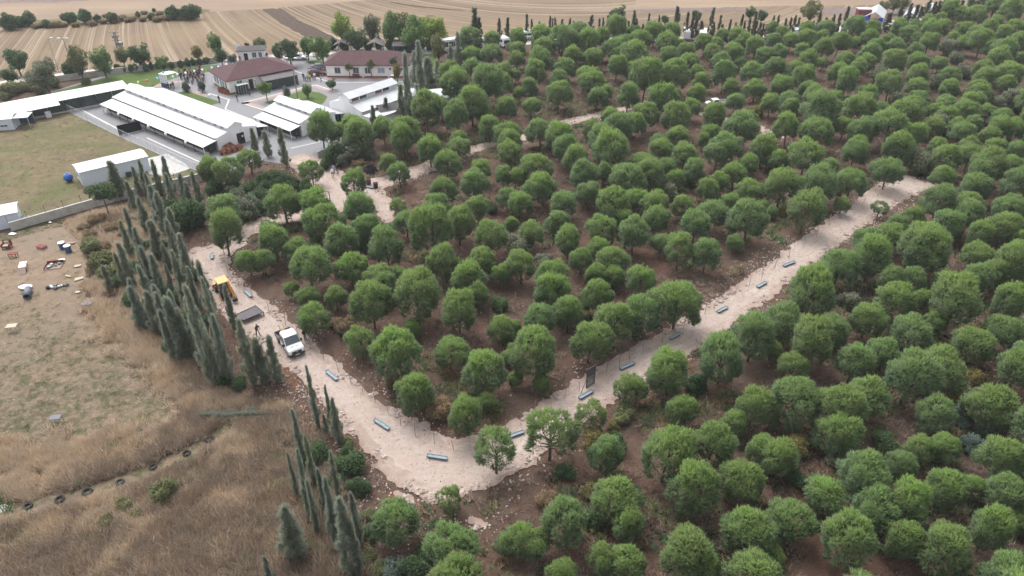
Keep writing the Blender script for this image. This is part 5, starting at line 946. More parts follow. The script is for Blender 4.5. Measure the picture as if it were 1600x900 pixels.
# ------------------------------------------------------------------ walls and fences
def wall_run(name, label, P, h, th, mat, capmat, posts=0, ph=1.2):
    t = thing(name, label, 'wall', (*P[0], 0))
    for a, b in zip(P[:-1], P[1:]):
        dx, dy = b[0]-a[0], b[1]-a[1]; L = math.hypot(dx, dy); n = max(1, round(L/3.)); ux, uy = dx/L, dy/L; nx, ny = -uy*th/2, ux*th/2
        def pr(u0, u1, z0, z1, e=0):
            q = [(a[0]-P[0][0]+ux*u+nx*s*(1+e), a[1]-P[0][1]+uy*u+ny*s*(1+e)) for u, s in ((u0, -1), (u1, -1), (u1, 1), (u0, 1))]
            return MB().hexa([(*p, z0) for p in q], [(*p, z1) for p in q])
        for k in range(n): pr(L*k/n+.01, L*(k+1)/n-.01, 0, h-.012*((k*7) % 3)).build('panel', mat, t)
        pr(0, L, h+.002, h+.07, .3).build('coping', capmat, t)
        if posts:
            k = 0.
            while k < L:
                x, y = a[0]-P[0][0]+ux*k, a[1]-P[0][1]+uy*k; MB().cyl((x, y, h), (x, y, h+ph), .03, .03, 5).build('post', 'frame', t); k += posts
            for z in (.35, .7, 1.05): MB().cyl((a[0]-P[0][0], a[1]-P[0][1], h+z), (b[0]-P[0][0], b[1]-P[0][1], h+z), .012, .012, 4).build('wire', 'wire', t)
    return t
wall_run('perimeter_wall', 'grey concrete perimeter wall between the lawn and the country track', pts([(-60, 153), (0, 144), (90, 128), (170, 117), (250, 107), (340, 98)]), 1.25, .2, 'concrete', 'concrete')
wall_run('yard_wall', 'low concrete wall with wire posts between pasture and dirt yard', pts([(-60, 322), (18, 361), (150, 323)])[1:]+pts([(200, 310), (330, 279)]), 1.25, .25, 'concrete', 'apron', 2.4)
wall_run('yard_wall', 'short concrete wall stub where the gravel meets the paved yard', pts([(497, 248), (512, 242)]), 1.2, .3, 'concrete', 'apron')
P = pts([(106, 174), (186, 213), (318, 272)]); t = thing('white_fence', 'white framed mesh fence between the pasture and the kennel yard', 'fence', (*P[0], 0))
for a, b in zip(P[:-1], P[1:]):
    L = math.hypot(b[0]-a[0], b[1]-a[1]); n = round(L/2.1); ux, uy = (b[0]-a[0])/L, (b[1]-a[1])/L
    for k in range(n):
        p = (a[0]-P[0][0]+ux*L*k/n, a[1]-P[0][1]+uy*L*k/n); q = (a[0]-P[0][0]+ux*L*(k+1)/n, a[1]-P[0][1]+uy*L*(k+1)/n)
        MB().cyl((*p, 0), (*p, 1.55), .03, .03, 6).build('post', 'whitemetal', t)
        MB().cyl((*p, 1.5), (*q, 1.5), .022, .022, 5).build('rail', 'whitemetal', t); MB().cyl((*p, .12), (*q, .12), .035, .035, 5).build('rail', 'whitemetal', t)
        m = MB()
        for c in range(1, 12):
            f = c/12; x, y = p[0]+(q[0]-p[0])*f, p[1]+(q[1]-p[1])*f; m.cyl((x, y, .12), (x, y, 1.5), .006, .006, 3)
        for z in (.6, 1.05): m.cyl((*p, z), (*q, z), .006, .006, 3)
        m.build('mesh_panel', 'rim', t)
t = thing('black_screen', 'black sheet screen across the passage beside the kennel barn', 'screen', (*at(187, 212), 0), math.atan2(at(222, 204)[1]-at(187, 212)[1], at(222, 204)[0]-at(187, 212)[0]))
L = math.dist(at(187, 212), at(222, 204)); MB().box(0, -.03, .1, L, .03, 1.9).build('sheet', 'tarp', t)
for x in (0, L/2, L): MB().cyl((x, .06, 0), (x, .06, 1.95), .04, .04, 6).build('post', 'frame', t)
def wire_fence(label, l, h=1.9):
    P = pts(l); t = thing('wire_fence', label, 'fence', (*P[0], 0)); q = [(x-P[0][0], y-P[0][1]) for x, y in P]
    for k, p in enumerate(q):
        a = random.gauss(0, .06); b = random.gauss(0, .06); hh = h*random.uniform(.8, 1.08); MB().cyl((*p, -.1), (p[0]+a*hh, p[1]+b*hh, hh), .027, .024, 6).build('post', 'galvpost', t)
        if k % 2 == 0: MB().cyl((p[0], p[1], hh*.98), (p[0]+.12, p[1]+.1, hh*1.08), .02, .02, 5).build('post_tip', 'galvpost', t)
    for z in (.25, .7, 1.15, 1.6):
        m = MB()
        for a, b in zip(q[:-1], q[1:]): m.cyl((*a, z), (*b, z), .006, .006, 3)
        m.build('wire', 'wire', t)
wire_fence('thin wire fence along the inner edge of the truck road to the bend', [(416, 350), (396, 361), (378, 380), (352, 404), (357, 428), (374, 448), (395, 468), (420, 486), (447, 510), (466, 526), (487, 546), (507, 563), (530, 583), (549, 600), (567, 614), (587, 630), (607, 647), (626, 665), (649, 683), (679, 695), (710, 706), (743, 713), (772, 694)])
wire_fence('thin wire fence along the inner edge of the straight gravel road', [(790, 682), (814, 665), (836, 648), (862, 642), (882, 627), (905, 613)])
wire_fence('thin wire fence beyond the dark mesh gate along the straight road', [(929, 598), (947, 582), (968, 574), (984, 564), (1004, 554), (1034, 536), (1067, 515), (1084, 504), (1101, 491), (1115, 484), (1129, 476), (1148, 461), (1170, 450), (1190, 437), (1210, 420), (1232, 405), (1255, 388), (1275, 372), (1295, 358), (1320, 341), (1345, 325), (1370, 308), (1395, 290)])
wire_fence('short wire fence with posts by the black tarpaulin', [(593, 293), (574, 301), (555, 316), (540, 330)])
wire_fence('thin dark wire fence across the pasture by the small cabin', [(30, 205), (52, 206), (75, 205), (95, 201), (118, 195), (138, 189)], 1.5)
def gate(label, O, rz, Wd, h, mesh=True, brace=True):
    t = thing('steel_gate', label, 'gate', (*O, 0), rz)
    for x in (0, Wd): MB().box(x-.045, -.045, -.05, x+.045, .045, h).build('post', 'frame', t)
    for z in ((.08, 1.05, h-.08) if mesh else (h-.08,)): MB().box(.046, -.03, z, Wd-.046, .03, z+.07).build('rail', 'frame', t)
    if mesh:
        MB().box(.05, -.008, h*.55, Wd-.05, .008, h-.1).build('sheet', 'purpletarp', t); m = MB()
        for k in range(1, 14): m.box(.05+(Wd-.1)*k/14-.008, -.012, .1, .05+(Wd-.1)*k/14+.008, .012, h*.55)
        for k in range(1, 9): m.box(.05, -.014, .1+k*.12-.008, Wd-.05, .014, .1+k*.12+.008)
        m.build('mesh', 'frame', t)
    if brace: MB().cyl((-.05, 0, 1.3), (-1.1, -.25, 0), .035, .035, 6).build('brace', 'frame', t)
a, b = at(916, 607), at(927, 600); gate('dark steel mesh gate standing in the straight road fence', a, math.atan2(b[1]-a[1], b[0]-a[0]), 1.15, 2.5)
gate('bare dark gate frame standing at the gravel junction', at(507, 316), R(-15), 1.0, 1.9, False, False)

# ------------------------------------------------------------------ troughs, tyres and yard things
def trough_kit():
    t = thing('feed_trough', 'x', 'trough'); n = 9; m = MB(); Lh = 1.0; r, ri = .2, .165
    V = []
    for x in (-Lh, Lh):
        for rr in (r, ri): V += [(x, rr*math.cos(a), .26+rr*math.sin(a)) for a in np.linspace(math.pi, 2*math.pi, n)]
    Fc = []
    for k in range(n-1):
        Fc += [(k, k+1, 2*n+k+1, 2*n+k), (n+k+1, n+k, 3*n+k, 3*n+k+1)]
    Fc += [(0, 2*n, 3*n, n), (n-1, 2*n-1, 4*n-1, 3*n-1)]; m.add(V, Fc); m.build('shell', 'trough', t, True)
    for x in (-Lh, Lh-.03):
        MB().prism([(r*math.cos(a), .26+r*math.sin(a)) for a in np.linspace(math.pi, 2*math.pi, n)], x, x+.03).build('end_cap', 'trough', t)
    MB().box(-Lh+.05, -.155, .19, Lh-.05, .155, .2).build('feed_bed', 'troughin', t)
    for x in (-.7, .7): MB().box(x-.05, -.2, 0, x+.05, .2, .07).build('foot', 'trough', t)
    return t
tk = trough_kit()
TR = [((332, 396), (331, 405), 'by the upper bend of the truck road'), ((382, 454), (393, 464), 'between the orange digger and the dark sheet'), ((510, 580), (527, 594), 'next below the white flatbed truck'), ((585, 656), (608, 671), 'half-way between the truck and the bend'), ((667, 712), (699, 717), 'in the wide gravel bend'), ((801, 681), (815, 676), 'behind the two thin pines at the bend'),
 ((905, 623), (926, 611), 'at the foot of the dark mesh gate'), ((969, 577), (991, 567), 'next beyond the dark mesh gate'), ((1047, 530), (1062, 521), 'second beyond the dark mesh gate'), ((1121, 488), (1136, 480), 'third beyond the dark mesh gate'), ((1183, 449), (1197, 441), 'fourth beyond the dark mesh gate'), ((1224, 416), (1242, 409), 'fifth beyond the dark mesh gate'), ((569, 291), (583, 294), 'beside the two dark barrels by the tarpaulin')]
for k, (a, b, w) in enumerate(TR):
    A, B = at(*a, .2), at(*b, .2); c = ((A[0]+B[0])/2, (A[1]+B[1])/2, .075); rz = math.atan2(B[1]-A[1], B[0]-A[0]); lab = 'pale blue half-pipe feed trough '+w
    o = tk if k == 0 else clone(tk, c, rz)
    o.location = c; o.rotation_euler = (0, 0, rz); o['label'] = lab; o['group'] = 'blue feed troughs along the road'; ln = math.dist(A, B); o.scale = (min(1.15, max(.72, ln/2.)), 1, 1)
def tyre_mesh():
    m = MB(); n, k = 16, 8; V = []; Fc = []
    for i in range(n):
        a = 6.2832*i/n
        for j in range(k): b = 6.2832*j/k; r = .3+.1*math.cos(b); V.append((r*math.cos(a), r*math.sin(a), .1+.1*math.sin(b)))
    for i in range(n):
        for j in range(k): Fc.append((i*k+j, ((i+1) % n)*k+j, ((i+1) % n)*k+(j+1) % k, i*k+(j+1) % k))
    me = m.add(V, Fc).mesh('tyre', True); me.materials.append(MT['rubber']); return me
ty = tyre_mesh()
for k, (x, y, w) in enumerate([(44, 793, 'dark old tyre nearest the cabin-side end of the tyre line'), (94, 782, 'old tyre with weeds inside it in the tyre line'), (137, 770, 'old tyre third along the tyre line'), (188, 755, 'old tyre fourth along the tyre line'), (240, 731, 'old tyre beside the green weed strip'), (292, 710, 'pale-rimmed tyre near the top of the tyre line'), (328, 688, 'half-buried tyre among white rubble ending the tyre line')]):
    o = setp(link('old_tyre', ty), w+' in the dry grass' if 'grass' not in w and k > 1 else w, 'tyre', 'old tyres in a line'); X, Y = at(x, y); o.location = (X, Y, .06); o.rotation_euler = (random.gauss(0, .08), random.gauss(0, .08), random.random()); s = random.uniform(.95, 1.1); o.scale = (s, s, s)
def stand(label, x, y, rz, top, leg, L=1.2, Wd=.8, h=.7, tilt=0):
    t = thing('low_table', label, 'table', (*at(x, y), .03), rz); o = MB().box(-L/2, -Wd/2, h, L/2, Wd/2, h+.06).build('top', top, t)
    for a in (-L/2+.05, L/2-.1):
        for c in (-Wd/2+.05, Wd/2-.1): MB().box(a, c, 0, a+.06, c+.06, h).build('leg', leg, t)
    return t
stand('cream topped dog platform standing on the bare dirt yard', 22, 518, R(10), 'cream_p', 'cream_p', 1.1, .75, .75)
stand('dark slatted platform on pale legs at the edge of the yard scrub', 139, 481, R(8), 'slate', 'cream_p', 1.1, .8, .6)
stand('grey topped platform on pale legs among the yard grass patches', 91, 661, R(6), 'slate', 'cream_p', .95, .7, .7)
stand('dark brown table frame on the yard below the red chair', 22, 402, R(8), 'redwood', 'frame', 1.0, .7, .55)
t = thing('armchair', 'dark red wooden chair with a pale cushion in the dirt yard', 'chair', (*at(12, 388), .03), R(8))
MB().box(-.5, -.45, .3, .5, .45, .42).build('seat', 'redwood', t); MB().box(-.55, .4, .3, .55, .5, 1.1).build('backrest', 'redwood', t); MB().box(-.35, -.35, .42, .35, .38, .55).build('cushion', 'cream_p', t); MB().box(-.28, .22, .56, .28, .39, .95).build('back_cushion', 'cream_p', t)
for x in (-.55, .45): MB().box(x, -.45, .4, x+.1, .4, .7).build('armrest', 'redwood', t)
for x in (-.5, .4):
    for y in (-.42, .34): MB().box(x, y, 0, x+.09, y+.09, .3).build('leg', 'redwood', t)
t = thing('ramp_board', 'white dog ramp with a pinkish lower board on the dirt yard', 'ramp', (*at(38, 422), .03), R(-68))
MB().slab([(-.9, -.4, .75), (.5, -.4, .7), (.5, .4, .7), (-.9, .4, .75)], .08).build('top_board', 'white', t); MB().slab([(.52, -.4, .68), (1.3, -.4, .05), (1.3, .4, .05), (.52, .4, .68)], .05).build('lower_board', 'pinkboard', t)
for x in (-.8, .35):
    for y in (-.36, .3): MB().box(x, y, 0, x+.06, y+.06, .66).build('leg', 'drumblue', t)
t = thing('drain_pipe', 'dark slate plastic pipe lying open-ended in the dirt yard', 'pipe', (*at(45, 462), .03), R(-66))
m = MB(); n = 16; V = [(x, r*math.cos(6.2832*k/n), .4+r*math.sin(6.2832*k/n)) for x in (-1., 1.) for r in (.4, .35) for k in range(n)]
m.add(V, [q for k in range(n) for q in ((k, (k+1) % n, (k+1) % n+2*n, k+2*n), (n+(k+1) % n, n+k, 3*n+k, 3*n+(k+1) % n), (k, n+k, n+(k+1) % n, (k+1) % n), (2*n+k, 2*n+(k+1) % n, 3*n+(k+1) % n, 3*n+k))]); m.build('tube', 'slate', t, True); MB().cyl((-.9, 0, .4), (-.86, 0, .4), .345, .345, 16).build('end_wall', 'dark', t)
t = thing('white_basin', 'white shallow plastic tub behind the slate pipe', 'tub', (*at(41, 451), .03)); m = MB(); m.cyl((0, 0, .02), (0, 0, .3), .6, .75, 18); m.build('tub', 'white', t); MB().cyl((0, 0, .302), (0, 0, .31), .66, .66, 18).build('water', 'lampglass', t); t.scale = (1.1, .7, 1)
def drum(label, x, y, body, lid, r=.42, h=.95):
    t = thing('drum', label, 'drum', (*at(x, y), .03)); m = MB(); m.cyl((0, 0, 0), (0, 0, h), r*.9, r, 14)
    for z in (.3, .6): m.cyl((0, 0, h*z), (0, 0, h*z+.04), r*1.02, r*1.02, 14)
    m.build('body', body, t); MB().cyl((0, 0, h), (0, 0, h+.05), r*1.05, r*1.05, 14).build('lid', lid, t)
drum('blue barrel with a white lid farther from the yard pallet', 99, 389, 'drumblue', 'white'); drum('blue barrel with a white lid nearer the yard pallet', 108, 394, 'drumblue', 'white')
t = thing('blue_drum', 'bright blue water tank lying beside the white cabin', 'tank', (*at(109, 284), .05), R(40)); m = MB(); m.ball((0, 0, .72), .72, 14, 8, .95); m.build('body', 'blue', t, True)
for x in (-.3, 0, .3): MB().cyl((x-.03, 0, .7), (x+.03, 0, .7), math.sqrt(max(.05, .72**2-x*x))+.02, None, 16).build('rib', 'drumblue' if False else 'blue', t)
MB().cyl((0, 0, 1.38), (0, 0, 1.5), .2, .2, 10).build('cap', 'blue', t)
t = thing('pallet_of_junk', 'low red-railed pallet heaped with green and dark scraps', 'pallet', (*at(85, 417), .03), R(12))
for k in range(6): MB().box(-.95, -.7+k*.25, .08, .95, -.5+k*.25, .12).build('plank', 'pinkboard', t)
for y in (-.72, 0, .68): MB().box(-.95, y, 0, .95, y+.08, .078).build('bearer', 'cream_p', t)
MB().box(-1., .76, .0, 1., .82, .5).build('rail', 'redwood', t); MB().box(-1.02, -.72, 0, -.97, .75, .3).build('side_rail', 'redwood', t)
for k in range(9): MB().ball((random.uniform(-.75, .75), random.uniform(-.5, .55), .2), random.uniform(.12, .26), 8, 5, .6).build('scrap', ['slate', 'green', 'white', 'frame'][k % 4], t)
t = thing('red_crate', 'low faded red wooden crate lying alone in the yard', 'crate', (*at(66, 388), .03), R(-20)); MB().box(-.6, -.35, 0, .6, .35, .3).build('body', 'pinkboard', t); MB().box(-.65, -.4, .3, .65, .4, .36).build('lid', 'redwood', t)
t = thing('junk_pile', 'heap of dark bagged rubbish and tyres on the yard', 'rubbish', (*at(91, 449), .03), R(14))
for k in range(12): MB().ball((-1.2+k*.21+random.gauss(0, .05), random.gauss(0, .18), .18), random.uniform(.16, .3), 8, 5, .7).build('bag', ['slate', 'rubber', 'rim', 'white', 'slate'][k % 5], t)
for k, (x, y, w, h_, lab, c) in enumerate([(20, 367, 1.0, .6, 'white rag on the grass strip under the concrete wall', 'white'), (97, 408, .8, .7, 'white board propped by the scrap pallet', 'white'), (122, 417, .8, .5, 'pale flat board by the yard scrub', 'cream_p'), (124, 437, 1.1, .6, 'torn pale cardboard by the cypress scrub', 'cream_p'), (107, 433, .9, .25, 'long pale offcut lying in the yard', 'cream_p'), (122, 458, .6, .4, 'small cream tile beside a green tuft', 'cream_p'), (267, 592, .8, .5, 'white crumpled sack at the dry grass edge', 'white'), (79, 349, .4, .3, 'tiny white scrap on the weeds under the wall', 'white'), (111, 381, 1.1, .5, 'pinkish board leaning behind the blue barrels', 'pinkboard'), (5, 797, .9, .8, 'pale bag lying at the end of the tyre line', 'white'), (908, 388, .8, .4, 'white sheet of litter under the pines', 'white'), (1007, 430, .7, .4, 'white stone slab under the pines', 'white')]):
    t = setp(MB().slab([(-w/2, -h_/2, .1), (w/2, -h_/2*.8, .16), (w/2*.9, h_/2, .12), (-w/2*.8, h_/2*.9, .2)], .06).build('discarded_board', c), lab, 'litter'); t.location = (*at(x, y), .06); t.rotation_euler = (0, 0, random.uniform(-.4, .9))
# sheets on the gravel
A = [at(*p) for p in ((371, 498), (401, 484), (413, 494), (382, 507))]
t = thing('frame_sheet', 'dark grey flat sheet with a black steel frame on the gravel', 'sheet', (*A[0], .09)); q = [(x-A[0][0], y-A[0][1]) for x, y in A]
MB().slab([(*p, .5) for p in q], .05).build('panel', 'purpletarp', t)
for k in range(4): a, b = q[k], q[(k+1) % 4]; MB().cyl((*a, .52), (*b, .52), .05, .05, 6).build('frame_bar', 'frame', t); MB().cyl((*a, -.05), (*a, .5), .05, .05, 6).build('leg', 'frame', t)
A = [at(*p) for p in ((563, 268), (583, 258), (593, 270), (578, 278))]; t = thing('black_tarpaulin', 'black tarpaulin draped on a low heap beside the gravel junction', 'tarpaulin', (*A[0], 0)); q = [(x-A[0][0], y-A[0][1]) for x, y in A]
m = MB(); n = 9; V = []
for i in range(n):
    for j in range(n):
        u, v = i/(n-1), j/(n-1); x = (q[0][0]*(1-u)+q[1][0]*u)*(1-v)+(q[3][0]*(1-u)+q[2][0]*u)*v; y = (q[0][1]*(1-u)+q[1][1]*u)*(1-v)+(q[3][1]*(1-u)+q[2][1]*u)*v
        V.append((x, y, .12+1.1*math.sin(u*3.14)**.7*math.sin(v*3.14)**.7*.7+random.uniform(0, .12)))
m.add(V, [(i*n+j, (i+1)*n+j, (i+1)*n+j+1, i*n+j+1) for i in range(n-1) for j in range(n-1)]); o = m.build('cloth', 'tarp', t); sm = o.modifiers.new('thick', 'SOLIDIFY'); sm.thickness = .05
drum('dark red-brown barrel on the gravel near the black tarpaulin', 576.5, 289, 'brownroof', 'dark', .38, .9); drum('dark barrel on the gravel farther along from the tarpaulin', 587.5, 294.5, 'brownroof', 'dark', .38, .9)
# doghouses
def doghouse(label, O, rz, z=0., grp='orange dog houses', s=1.):
    t = thing('dog_house', label, 'dog house', (*O, z), rz, grp, (s, s, s)); MB().prism([(-.55, 0), (.55, 0), (.55, .75), (0, 1.05), (-.55, .75)], -.6, .6, 'y').build('body', 'orangewood', t)
    for q in (-1, 1): MB().slab([(q*.68, -.68, .7), (q*.68, .68, .7), (q*.002, .68, 1.12), (q*.002, -.68, 1.12)], .05).build('roof', 'brownroof', t)
    m = MB(); m.prism([(-.2, .08), (.2, .08), (.2, .45)]+[(.2*math.cos(a), .45+.2*math.sin(a)) for a in np.linspace(.3, 2.84, 5)]+[(-.2, .45)], -.62, -.603, 'y'); m.build('entrance', 'dark', t)
A, B = at(350, 241), at(373, 234)
for k in range(4): f = k/3; doghouse('orange wooden dog house in the row of four at the barn end', (A[0]+(B[0]-A[0])*f, A[1]+(B[1]-A[1])*f), R(48)-1.57+.55, 0, 'orange dog houses at the barn end', .95)
doghouse('orange dog house set behind the row at the barn end', at(358, 233.5), R(40)-1., 0, 'rear dog house', 1.05)
A, B = at(347, 144), at(356, 147)
for k in range(3): f = k/2; doghouse('orange wooden dog house against the hall left wall', (A[0]+(B[0]-A[0])*f, A[1]+(B[1]-A[1])*f), R(-40), 0, 'orange dog houses by the hall', .95)
# stage board
t = thing('display_board', 'white printed display board with a navy base facing the barn', 'sign', (*at(253, 136), 0), math.atan2(at(267, 139)[1]-at(253, 136)[1], at(267, 139)[0]-at(253, 136)[0]))
L = math.dist(at(253, 136), at(266, 138)); MB().box(0, 0, 0, L, .12, 1.0).build('base', 'navy', t); o = MB().box(0, .01, 1.0, L, .11, 2.9).build('panel', 'white', t)
for r in range(4):
    for c in range(3): MB().box(.2+c*(L-.3)/3, -.006, 1.2+r*.42, .2+c*(L-.3)/3+(L-.3)/3*.7, .009, 1.32+r*.42).build('print_line', 'bluepane', o)
MB().slab([(0, -.1, 3.0), (L, -.1, 3.0), (L+.3, 2.6, 2.95), (.3, 2.6, 2.95)], .08).build('canopy', 'white', t)
for x in (.35, L+.2): MB().cyl((x, 2.5, 0), (x, 2.5, 2.9), .04, .04, 6).build('pole', 'whitemetal', t)

# ------------------------------------------------------------------ poles, lamps, pylons
def lamp(label, base, top_y, heads=2, name='lamp_post', mat='galvpost', cat='lamp post'):
    X, Y = at(*base); h = height_at(X, Y, top_y); t = thing(name, label, cat, (X, Y, 0)); MB().cyl((0, 0, -.1), (0, 0, h), .13, .07, 8).build('pole', mat, t); MB().box(-.3, -.3, -.02, .3, .3, .18).build('footing', 'concrete', t)
    for k in range(heads):
        s = -1 if k % 2 else 1; a = MB().cyl((0, 0, h-.2), (s*.9, -.1, h+.05), .04, .035, 6).build('arm', mat, t); MB().box(s*.9-.28, -.3, h-.02, s*.9+.28, .12, h+.14).build('lamp_head', 'whitemetal', a)
lamp('pale concrete lighting mast at the stubble field edge left of the tall trees', (92, 111), 59, 1, mat='concrete'); lamp('floodlight mast rising out of the thin olive tree', (119, 122), 60, 2); lamp('double-headed lamp post on the courtyard lawn', (465.5, 156), 91, 2)
lamp('white lamp post on the grass before the tall shed', (609, 143), 118, 1, mat='whitemetal')
X, Y = at(185, 74); h = height_at(X, Y, 50); t = thing('transformer_pole', 'steel power pole with a grey transformer in the stubble field', 'power pole', (X, Y, 0))
for x in (-.35, .35): MB().cyl((x, 0, 0), (x*.6, 0, h), .2, .16, 6).build('leg', 'galvpost', t)
for z in (.45, .75, .97): MB().box(-1.2, -.06, h*z, 1.2, .06, h*z+.12).build('crossarm', 'galvpost', t)
MB().box(.2, -.6, h*.12, 1.3, .4, h*.12+.9).build('transformer', 'car_grey', t); MB().box(-.7, -.4, h*.6, .6, .4, h*.6+.7).build('switch_box', 'galvpost', t)
for x in (-1.1, 0, 1.1): MB().cyl((x, 0, h), (x, 0, h+.4), .07, .04, 6).build('insulator', 'whitemetal', t)
X, Y = at(673, 40); h = height_at(X, Y, 24); t = thing('power_pole', 'slim lattice power pole alone in the far stubble', 'power pole', (X, Y, 0)); MB().cyl((0, 0, 0), (0, 0, h), .16, .08, 6).build('pole', 'galvpost', t)
for z in (.7, .85, .98): MB().box(-1.3, -.06, h*z, 1.3, .06, h*z+.14).build('crossarm', 'galvpost', t)
for x, y, ty_, c, lab in ((372, 92, 68, 'van_white', 'white flag pole at the gatehouse left corner'), (386, 90, 66, 'car_red', 'flag pole with a red flag behind the gatehouse')):
    X, Y = at(x, y); h = height_at(X, Y, ty_); t = thing('flag_pole', lab, 'flag pole', (X, Y, 0)); MB().cyl((0, 0, 0), (0, 0, h), .06, .04, 6).build('pole', 'whitemetal', t)
    n = 6; V = [(.05+k*.22, .06*math.sin(k*1.3), h-.1-dz-k*.04) for dz in (0, .85) for k in range(n)]; o = MB().add(V, [(k, k+1, n+k+1, n+k) for k in range(n-1)]).build('flag', c, t); o.modifiers.new('thick', 'SOLIDIFY').thickness = .02
# balloons on lines
def balloon_line(label, pl, z, cols):
    P = [at(x, y, z) for x, y in pl]; t = thing('balloon_garland', label, 'garland', (*P[0], 0)); q = [(x-P[0][0], y-P[0][1]) for x, y in P]
    for p, c in zip(q, cols):
        o = MB().ball((*p, z), .24, 10, 7, 1.15).build('balloon', 'balloon', t, True); o.color = (*c, 1); MB().cyl((*p, z-.36), (*p, z-.26), .04, .02, 5).build('knot', 'balloon', o).color = (*c, 1)
    for a, b in zip(q[:-1], q[1:]): MB().cyl((*a, z+.29), (*b, z+.29), .012, .012, 3).build('string', 'wire', t)
    for p in (q[0], q[-1]): MB().cyl((*p, 0), (*p, z+.3), .035, .03, 5).build('pole', 'galvpost', t)
w_ = (.8, .84, .86); balloon_line('line of mostly white balloons strung past the display board and hall', [(216, 128.5), (230, 125.5), (246, 122.5), (255, 113), (270, 120), (277, 116), (290, 114), (303.5, 111), (316, 109), (331, 106), (341, 104.5), (354, 101), (364, 100)], 3.4, [(.5, .7, .05), (.75, .06, .04), (.15, .5, .75), (.03, .5, .28), (.45, .75, .85)]+[w_]*8)
balloon_line('line of balloons hanging before the kennel wing', [(20, 170), (72, 164), (105, 156.5), (119, 153), (146, 148)], 2.0, [(.5, .05, .06), (.5, .05, .06), (.8, .12, .08), w_, w_])
balloon_line('line of small white balloons along the kennel barn awning', [(185, 178), (208, 187), (232, 197), (259, 209), (290, 222)], 1.5, [w_]*5)
balloon_line('pair of white balloons over the lawn wedge', [(297, 134), (327, 149)], 1.2, [w_]*2)

# ------------------------------------------------------------------ people
def person_mesh(kind):
    J = {'stand': dict(hip=(0, 0, .95), kl=(.11, .02, .5), fl=(.12, -.02, .06), kr=(-.11, .03, .5), fr=(-.12, 0, .06), el=(.27, .03, 1.12), hl=(.26, -.08, .86), er=(-.27, .03, 1.12), hr=(-.26, -.08, .86)),
         'walk': dict(hip=(0, 0, .93), kl=(.1, -.22, .52), fl=(.11, -.3, .07), kr=(-.1, .12, .5), fr=(-.1, .42, .12), el=(.27, .2, 1.14), hl=(.25, .12, .9), er=(-.27, -.14, 1.14), hr=(-.25, -.32, 1.0)),
         'work': dict(hip=(0, .02, .93), kl=(.14, -.06, .5), fl=(.17, -.08, .06), kr=(-.14, .06, .5), fr=(-.16, .1, .06), el=(.27, -.12, 1.12), hl=(.1, -.38, 1.0), er=(-.27, -.1, 1.12), hr=(-.06, -.36, .92))}[kind]
    y = -.08 if kind == 'work' else 0; j = J
    V = [j['hip'], (0, y*.5, 1.18), (0, y, 1.42), (0, y*1.2, 1.54), (0, y*1.4-.01, 1.66), (0, y*1.4, 1.76),
         (.10, 0, .92), j['kl'], j['fl'], (j['fl'][0], j['fl'][1]-.17, .04), (-.10, 0, .92), j['kr'], j['fr'], (j['fr'][0], j['fr'][1]-.17, .04),
         (.2, y, 1.40), j['el'], j['hl'], (-.2, y, 1.40), j['er'], j['hr'], (j['hl'][0], j['hl'][1]-.06, j['hl'][2]-.08), (j['hr'][0], j['hr'][1]-.06, j['hr'][2]-.08)]
    Ed = [(0, 1), (1, 2), (2, 3), (3, 4), (4, 5), (0, 6), (6, 7), (7, 8), (8, 9), (0, 10), (10, 11), (11, 12), (12, 13), (2, 14), (14, 15), (15, 16), (2, 17), (17, 18), (18, 19), (16, 20), (19, 21)]
    Rd = [.15, .15, .17, .06, .10, .085, .095, .065, .05, .045, .095, .065, .05, .045, .075, .055, .038, .075, .055, .038, .035, .035]
    me = bpy.data.meshes.new('person'); me.from_pydata(V, Ed, []); o = bpy.data.objects.new('tmp', me); COL.objects.link(o)
    o.modifiers.new('s', 'SKIN')
    for k, r in enumerate(Rd): me.skin_vertices[0].data[k].radius = (r, r*(.72 if k in (0, 1, 2) else 1.))
    me.skin_vertices[0].data[0].use_root = True; o.modifiers.new('d', 'SUBSURF').levels = 1
    bpy.context.view_layer.update(); dg = bpy.context.evaluated_depsgraph_get(); pm = bpy.data.meshes.new_from_object(o.evaluated_get(dg)); bpy.data.objects.remove(o)
    pm.name = 'person_'+kind; pm.materials.clear()
    for m in ('shirt', 'trouser', 'skin', 'hair', 'shoe'): pm.materials.append(MT[m])
    for p in pm.polygons:
        c = p.center; p.use_smooth = True
        if c.z > 1.53: p.material_index = 3 if (c.z > 1.72 or c.y > y*1.4+.03) else 2
        elif c.z < .10: p.material_index = 4
        elif abs(c.x) > .2 or (kind == 'work' and c.y < -.28): p.material_index = 2 if c.z < .99 and c.z > .75 else 0
        elif c.z < .97: p.material_index = 1
        else: p.material_index = 0
    return pm
PM = {k: person_mesh(k) for k in ('stand', 'walk', 'work')}
def person(label, X, Y, rz, color, kind='stand', group=None, z=.02, s=1.):
    o = setp(link('person', PM[kind]), label, 'person', group); o.location = (X, Y, z); o.rotation_euler = (0, 0, rz); o.color = (*color, 1); s *= random.uniform(.94, 1.04); o.scale = (s, s, s); return o
CR = pts([(279, 119), (300, 115), (319, 112), (322, 131), (312, 134), (297, 132), (283, 126)]); A = np.array(CR); got = []
cc = [(.03, .03, .04), (.05, .03, .05), (.09, .05, .06), (.02, .03, .07), (.16, .03, .05), (.45, .44, .43), (.05, .06, .09), (.25, .12, .11), (.03, .03, .03), (.20, .20, .22)]
for _ in range(4000):
    X, Y = random.uniform(A[:, 0].min(), A[:, 0].max()), random.uniform(A[:, 1].min(), A[:, 1].max())
    if float(sd_poly(CR, np.array([X]), np.array([Y]))[0]) < -.1 and all((X-a)**2+(Y-b)**2 > .62 for a, b in got): got.append((X, Y))
